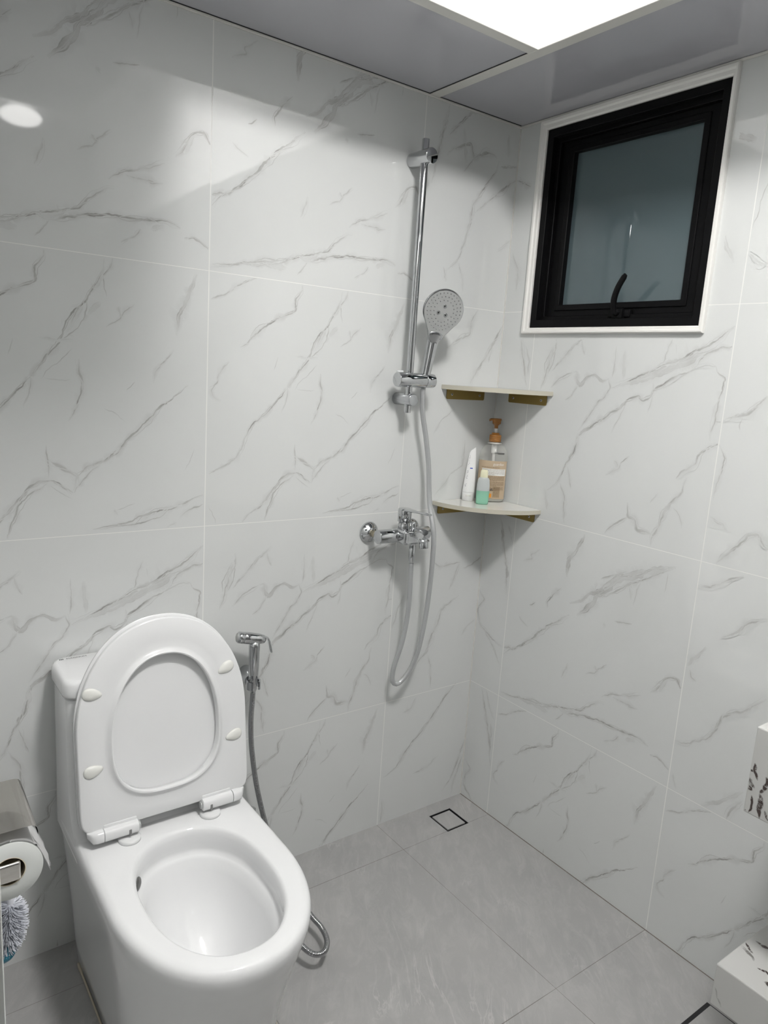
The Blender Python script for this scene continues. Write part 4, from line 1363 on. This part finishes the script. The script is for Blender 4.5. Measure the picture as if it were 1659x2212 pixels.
# slanted crimped end
for k in (-2, -1):
    rings[k] = [p + Vector((0, 0, -0.9 * (p - rings[k][0]).dot(-te) * 0.9 + 0.004)) for p in rings[k]]
loft(bm, rings)
obj('tube_body', fix(bm), M_tubew, tub, sharp=60)
bm = new()
loft(bm, [oval_ring(tc, te, tn, a, b, ST + z, 32) for z, a, b in ((.0002, .0172, .0140), (.001, .0182, .0150), (.0255, .0190, .0157), (.0262, .0182, .0149))])
tcap = obj('tube_cap', fix(bm), M_tubew, tub, sharp=50)
bm = new()
cc = tc + tn * .0152 + Vector((0, 0, .0175))
box(bm, (-.0085, -.0006, -.0020), (.0085, .0012, .0020), .0005, 1)
M3 = Matrix(((te.x, tn.x, 0), (te.y, tn.y, 0), (0, 0, 1)))
for v in bm.verts:
    v.co = cc + M3 @ v.co
obj('thumb_notch', fix(bm), M_trim, tcap)
def on_tube(sx, z):
    a = b = None
    for (z0_, a0, b0), (z1_, a1, b1) in zip(tz, tz[1:]):
        if z0_ <= z <= z1_:
            k = (z - z0_) / (z1_ - z0_)
            a, b = a0 + (a1 - a0) * k, b0 + (b1 - b0) * k
    c = tc + lean * (max(0, z - .03) / .13)
    th = sx / .016
    return Vector((c.x, c.y, ST + z)) + te * (a + .0004) * math.sin(th) + tn * (b + .0004) * math.cos(th)
bm = new()
rnd = random.Random(9)
for z, hgt in ((.044, .010), (.068, .012), (.084, .010), (.110, .016), (.128, .012)):
    for i in range(4):
        s0 = -.0135 + rnd.uniform(-.001, .003)
        zz = z + hgt * i / 4
        q = [(s0, zz), (s0 + rnd.uniform(.002, .005), zz + .0005), (s0 + .004, zz + .0013), (s0 + .0004, zz + .0010)]
        try:
            bm.faces.new([bm.verts.new(on_tube(a, b)) for a, b in q])
        except ValueError:
            pass
obj('tube_print', bm, mat('grey_print', (0.16, 0.17, 0.20), 0.5), tub, False)
bm = new()
q = [(-.004, .0985), (.005, .0985), (.005, .1015), (-.004, .1015)]
bm.faces.new([bm.verts.new(on_tube(a, b)) for a, b in q])
obj('blue_stripe', bm, M_blueink, tub, False)

# small bottle half full of green liquid
sc = Vector((-0.1130, -0.0930, ST))
sn_ = Vector((-0.64, -0.77, 0)).normalized()
se = Vector((-sn_.y, sn_.x, 0))
if se.dot(CR) < 0:
    se = -se
small = thing('travel_bottle', 'small translucent bottle with mint green liquid and cream cap', 'bottle', sc)
sprof = [(.0004, .0160, .0098), (.002, .0180, .0115), (.008, .0188, .0122), (.0415, .0196, .0125)]
sprof2 = [(.0415, .0196, .0125), (.060, .0190, .0122), (.074, .0174, .0116), (.079, .0150, .0108), (.081, .0118, .0098), (.082, .0105, .0092)]
bm = new()
loft(bm, [oval_ring(sc, se, sn_, a, b, ST + z, 32, .8) for z, a, b in sprof])
obj('liquid', fix(bm), M_mint, small, sharp=60)
bm = new()
loft(bm, [oval_ring(sc, se, sn_, a, b, ST + z, 32, .8) for z, a, b in sprof2])
obj('bottle_body', fix(bm), M_milky, small, sharp=60)
bm = new()
loft(bm, [oval_ring(sc, se, sn_, a, b, ST + z, 32, .9) for z, a, b in ((.0815, .0112, .0100), (.083, .0116, .0104), (.095, .0112, .0100), (.101, .0102, .0092), (.104, .0080, .0074), (.1048, .0040, .0038))])
obj('bottle_cap', fix(bm), M_cream, small, sharp=60)

# ------------------------------------------------------------------ bidet sprayer
bid = thing('bidet_sprayer', 'chrome bidet sprayer in its wall holder just right of the toilet', 'sprayer', (-0.83, 0.0, 0.61))
bm = new()
cyl(bm, (-0.832, -0.0005, 0.619), (-0.838, -0.050, 0.612), 0.0175, 0.0012, 32)
holder = obj('wall_holder', bm, M_chrome_soft, bid, sharp=30)
hc = Vector((-0.840, -0.068, 0.609))
bm = new()
rings = []
for rr, zz in ((.0145, -.011), (.0185, -.011), (.0185, .011), (.0145, .011)):
    rings.append([bm.verts.new(hc + Vector((rr * math.cos(q), rr * math.sin(q), zz))) for q in [math.radians(-60 + 300 * i / 30) for i in range(31)]])
for a, b in zip(rings, rings[1:] + rings[:1]):
    bridge(bm, a, b, False)
bm.faces.new([r[0] for r in rings]); bm.faces.new([r[-1] for r in rings][::-1])
obj('holder_clip', fix(bm), M_chrome_soft, bid, sharp=30)
bm = new()
lathe(bm, (-0.8405, -0.068, 0.588), (0, 0, 1), [(0, .0075), (.010, .0105), (.028, .0112), (.0285, .0128), (.095, .0138), (.125, .0142), (.140, .0120)], 30)
obj('sprayer_handle', bm, M_chrome, bid, sharp=35)
bm = new()
ha, hb_ = Vector((-0.884, -0.062, 0.7415)), Vector((-0.812, -0.070, 0.7270))
Lh = (hb_ - ha).length
lathe(bm, ha, hb_ - ha, [(0, .0130), (.0015, .0148), (.014, .0150), (.0145, .0144), (.016, .0150), (.030, .0152), (Lh * .75, .0140), (Lh * .95, .0110), (Lh, .0075)], 32)
obj('sprayer_head', bm, M_chrome, bid, sharp=40)
bm = new()
lathe(bm, ha + Vector((-0.0006, 0, 0)), ha - hb_, [(0, .0120), (.0012, .0112)], 28)
obj('spray_disc', bm, M_face, bid, sharp=40)
bm = new()
rings = []
for p, wd in (((-0.826, -0.0705, 0.7395), .0080), ((-0.808, -0.073, 0.7330), .0078), ((-0.8025, -0.074, 0.722), .0070), ((-0.7985, -0.075, 0.704), .0062), ((-0.7955, -0.075, 0.692), .0055)):
    rings.append([Vector(p) + Vector((0, wd, 0)) * sgnpow(math.cos(q), .7) + Vector((.0016, 0, .0012)) * sgnpow(math.sin(q), .7) for q in [2 * math.pi * i / 16 for i in range(16)]])
loft(bm, rings)
obj('trigger', fix(bm), M_chrome, bid, sharp=40)
# ribbed steel hose
hp_ = catmull([(-0.8405, -0.068, 0.590), (-0.841, -0.067, 0.560), (-0.8425, -0.066, 0.50), (-0.836, -0.064, 0.42), (-0.818, -0.064, 0.31), (-0.794, -0.066, 0.21), (-0.780, -0.085, 0.145), (-0.772, -0.140, 0.095), (-0.768, -0.215, 0.064), (-0.766, -0.285, 0.052), (-0.763, -0.330, 0.049), (-0.773, -0.372, 0.049), (-0.798, -0.400, 0.050), (-0.825, -0.393, 0.052), (-0.840, -0.350, 0.060), (-0.846, -0.270, 0.085), (-0.842, -0.170, 0.130), (-0.830, -0.095, 0.165), (-0.815, -0.050, 0.185)], 0.001)
hp_ = resample(hp_, 0.00095)
bm = new()
tube(bm, hp_, lambda i: (0.0068, 0.0071, 0.0068, 0.0057)[i % 4], 12)
tag(obj('bidet_hose', bm, M_ribbed), 'ribbed steel hose from the bidet sprayer looping behind the toilet to the floor', 'hose')
bm = new()
val = thing('stop_valve', 'small chrome stop valve low on the back wall behind the toilet', 'valve', (-0.812, 0.0, 0.195))
lathe(bm, (-0.812, -0.0004, 0.195), (0, -1, 0), [(0, .022), (.004, .022), (.006, .012), (.038, .012), (.040, .010)], 28)
obj('valve_body', bm, M_chrome, val, sharp=35)
bm = new()
lathe(bm, (-0.812, -0.028, 0.205), (0, 0, 1), [(0, .006), (.006, .006), (.007, .011), (.018, .011), (.020, .009)], 20)
obj('valve_knob', bm, M_chrome, val, sharp=35)

# ------------------------------------------------------------------ floor drain and tile-covered trap
fd = thing('floor_drain', 'square floor drain with a tile insert in the shower corner', 'drain', (-0.135, -0.096, 0.0))
bm = new()
x0, x1, y0_, y1_ = DR_X[0], DR_X[1], DR_Y[0], DR_Y[1]
box(bm, (x0, y0_, -.030), (x1, y1_, -.026))
box(bm, (x0 + .016, y0_ + .018, -.027), (x1 - .014, y1_ - .014, -.0055))
for lo, hi in (((x0, y0_, -.03), (x0 + .0012, y1_, -.0005)), ((x1 - .0012, y0_, -.03), (x1, y1_, -.0005)), ((x0, y0_, -.03), (x1, y0_ + .0012, -.0005)), ((x0, y1_ - .0012, -.03), (x1, y1_, -.0005))):
    box(bm, lo, hi)
obj('drain_tray', bm, M_gap, fd, False)
bm = new()
box(bm, (x0 + .0085, y0_ + .0095, -.0055), (x1 - .0070, y1_ - .0065, -.0012), .0006, 1)
obj('tile_insert', bm, M_insert, fd, False)
tp = thing('trap_cover', 'larger tile-covered trap with a dark joint under the stone vanity', 'drain', (-0.30, -1.15, 0.0))
bm = new()
box(bm, (-0.60, -1.32, .0002), (-0.0765, -0.9635, .0007))
obj('trap_joint', bm, M_gap, tp, False)
bm = new()
box(bm, (-0.588, -1.308, .0007), (-0.0800, -0.9735, .0020), .0004, 1)
obj('trap_tile', bm, M_insert, tp, False)

# ------------------------------------------------------------------ stone vanity on the right wall
VX, VY = -0.350, -1.090
def stone_block(name, z0_, z1_, label, cat, marks, top=()):
    bm = new()
    lay = bm.verts.layers.float.new('vein')
    box(bm, (VX, -2.05, z0_), (-0.0008, VY, z1_), .0025, 2)
    for k, (wmm, s, pts) in enumerate(marks):
        ribbon(bm, lay, smooth_path(pts, 50 + k), wmm / 1000, s, lambda a, b, l: Vector((VX - l, -a, b)), .0003 + .00003 * k, 50 + k, (-VY + .001, 2.0, z0_ + .001, z1_ - .001))
    for k, (wmm, s, pts) in enumerate(top):
        ribbon(bm, lay, smooth_path(pts, 150 + k), wmm / 1000, s, lambda a, b, l: Vector((a, -b, z1_ + l)), .0002 + .00003 * k, 150 + k, (VX + .002, -.002, -VY + .002, 2.0))
    return tag(obj(name, bm, M_stone, None, False), label, cat)
stone_block('vanity_counter', .665, .834, 'thick white stone counter with black veins hung on the right wall', 'counter',
            [(9, 1.6, [(1.0945, .667), (1.0935, .690), (1.096, .712), (1.0945, .745), (1.0935, .768)]), (7, 1.6, [(1.096, .765), (1.099, .750), (1.104, .741), (1.109, .733)]), (7, 1.6, [(1.100, .667), (1.103, .684), (1.100, .705)]), (6, 1.6, [(1.094, .735), (1.099, .722), (1.107, .716)]),
             (10, 1.6, [(1.121, .667), (1.117, .684), (1.119, .700), (1.114, .714)]), (8, 1.6, [(1.114, .714), (1.118, .722), (1.124, .730)]), (7, 1.6, [(1.118, .722), (1.122, .740), (1.117, .752)]), (5, 1.4, [(1.126, .686), (1.134, .672), (1.140, .667)])])
stone_block('vanity_shelf', .250, .340, 'white veined stone shelf hung beneath the stone counter', 'shelf', [(4, .5, [(1.100, .275), (1.108, .262), (1.113, .256)]), (3, .4, [(1.094, .290), (1.104, .270)])],
            [(9, 1.5, [(-.262, 1.094), (-.268, 1.106), (-.272, 1.120), (-.283, 1.131)]), (5, 1.3, [(-.246, 1.094), (-.256, 1.108), (-.262, 1.120)]), (8, 1.5, [(-.225, 1.102), (-.226, 1.116), (-.222, 1.132)]),
             (12, 1.5, [(-.292, 1.140), (-.285, 1.152), (-.292, 1.165), (-.304, 1.176)]), (9, 1.4, [(-.318, 1.165), (-.312, 1.182), (-.322, 1.200)]), (7, 1.3, [(-.250, 1.140), (-.240, 1.160), (-.248, 1.185)])])

# ------------------------------------------------------------------ left edge: paper holder, roll, brush
ph = thing('toilet_paper_holder', 'polished steel toilet paper holder on the left wall beside the toilet', 'paper holder', (LX, -0.44, 0.60))
bm = new()
box(bm, (LX + .0005, -0.497, .560), (LX + .004, -0.375, .672), .001, 1)
obj('wall_plate', bm, M_steel, ph, sharp=30)
# cover with the outer edge rolled down
prof = [(LX + .003, .668), (-1.452, .668), (-1.443, .6675), (-1.4375, .665), (-1.4345, .661), (-1.4335, .655), (-1.4335, .648)]
bm = new()
rows = []
for y, dz in ((-.5005, 0), (-.362, .010)):
    rows.append([bm.verts.new((x, y, z + dz)) for x, z in prof])
bridge(bm, rows[0], rows[1], False)
r = bmesh.ops.solidify(bm, geom=bm.faces[:], thickness=.0012)
obj('cover_flap', fix(bm), M_steel, ph, sharp=50)
bm = new()
RC = Vector((-1.4765, -0.5, .5945))
box(bm, (LX + .002, -0.440, RC.z - .004), (LX + .014, -0.430, RC.z + .004), .001, 1)
box(bm, (LX + .002, -.5035, RC.z - .0165), (RC.x + .0165, -.4995 + .006, RC.z + .0165), .004, 3)
box(bm, (RC.x - .0165, -.5000, RC.z - .0165), (RC.x + .0165, -.405, RC.z + .0165), .004, 3)
obj('roll_arm', bm, M_steel, ph, sharp=40)
rollt = thing('toilet_roll', 'part-used white toilet roll on the steel holder, torn sheet hanging', 'toilet roll', (RC.x, -.45, RC.z - .05))
RR = .0505
bm = new()
lathe(bm, (RC.x, -.4975, RC.z), (0, 1, 0), [(.0, .0245), (.0, RR - .001), (.001, RR), (.094, RR), (.095, RR - .001), (.095, .0245)], 64, False, False)
obj('paper', bm, [M_rollend], rollt, sharp=30)
bm = new()
lathe(bm, (RC.x, -.4973, RC.z), (0, 1, 0), [(.0, .0232), (.0, .0247), (.0946, .0247), (.0946, .0232)], 40, False, False)
obj('core', bm, M_card, rollt, sharp=30)
bm = new()
rows = []
prof2 = [(RC.x + (RR + .0012) * math.sin(q), RC.z + (RR + .0012) * math.cos(q)) for q in [math.radians(-20 + 9 * i) for i in range(9)]]
rnd = random.Random(3)
front = prof2 + [(RC.x + .0415, RC.z + .0325), (RC.x + .0500, RC.z + .0150), (RC.x + .0550, RC.z + .0020), (RC.x + .0580, RC.z - .0100), (RC.x + .0600, RC.z - .0210)]
ny = 10
for i, (x, z) in enumerate(front):
    k = i / (len(front) - 1)
    yb = -.405 if i < len(prof2) + 1 else -.405 - .090 * ((i - len(prof2)) / 5.0) ** 0.8
    yf = -.4970
    row = []
    for j in range(ny + 1):
        f = j / ny
        y = yf + (max(yb, yf + .003) - yf) * f
        wav = .0016 * math.sin(f * 9 + i) * (1 if i > 8 else 0)
        rag = rnd.uniform(-.0018, .0018) if i > 9 and f > .85 else 0
        row.append(bm.verts.new((x + wav + rag + .004 * f * (1 if i > 9 else 0), y, z + rag)))
    rows.append(row)
for a, b in zip(rows, rows[1:]):
    bridge(bm, a, b, False)
bmesh.ops.solidify(bm, geom=bm.faces[:], thickness=.0004)
obj('loose_sheet', fix(bm), M_paper, rollt)

BT, BB = Vector((-1.4480, -0.300, .392)), Vector((-1.4600, -0.297, .290))
br = thing('toilet_brush', 'white bristled toilet brush with a teal tip below the paper roll', 'brush', BB)
bm = new()
hd = (BT - BB)
tube(bm, catmull([BB + hd * .02, BB + hd * .5, BT, BT + Vector((-.012, -.004, .050)), Vector((-1.510, -.325, .56)), Vector((-1.548, -.335, .64))], .01), lambda i: .0062 if i < 12 else .0095, 14)
obj('brush_handle', bm, mat('white_handle', (0.78, 0.79, 0.84), 0.35), br, sharp=60)
bm = new()
box(bm, (LX + .0005, -.355, .60), (LX + .006, -.315, .68), .002, 2)
box(bm, (LX + .004, -.342, .612), (-1.535, -.328, .626), .003, 2)
obj('brush_hook', bm, M_teal, br)
bm = new()
lathe(bm, BB + Vector((.0005, 0, .012)), (-.10, .02, -1), [(0, .010), (.008, .020), (.016, .021), (.026, .016), (.034, .009), (.036, .004)], 24)
obj('brush_tip', bm, M_teal, br, sharp=60)
bm = new()
rnd = random.Random(12)
axd = hd.normalized()
_, pa, pb = frame_of(axd)
for i in range(1500):
    k = rnd.random()
    p = BB + hd * (0.06 + .90 * k)
    t = rnd.uniform(0, 2 * math.pi)
    d = pa * math.cos(t) + pb * math.sin(t)
    prof_ = math.sin(math.pi * (0.10 + 0.82 * k)) ** 0.45
    Lb = .036 * prof_ * rnd.uniform(.86, 1.04)
    droop = axd * (Lb * (0.25 + 1.0 * (k - .5)) + rnd.uniform(-.003, .003)) + Vector((0, 0, -.006))
    q1 = p + d * (Lb * .55) + droop * .25
    q2 = p + d * Lb + droop * .7
    s = d.cross(axd).normalized() * .0007
    s2 = axd * .0007
    pr = None
    for c, wq in ((p, 1.0), (q1, 1.0), (q2, .8)):
        cur = [bm.verts.new(c + s * wq), bm.verts.new(c - s * .5 * wq + s2 * wq), bm.verts.new(c - s * .5 * wq - s2 * wq)]
        if pr:
            bridge(bm, pr, cur)
        pr = cur
    bm.faces.new(pr)
bo = obj('bristles', fix(bm), M_bristle, br, False)
bo['kind'] = 'stuff'
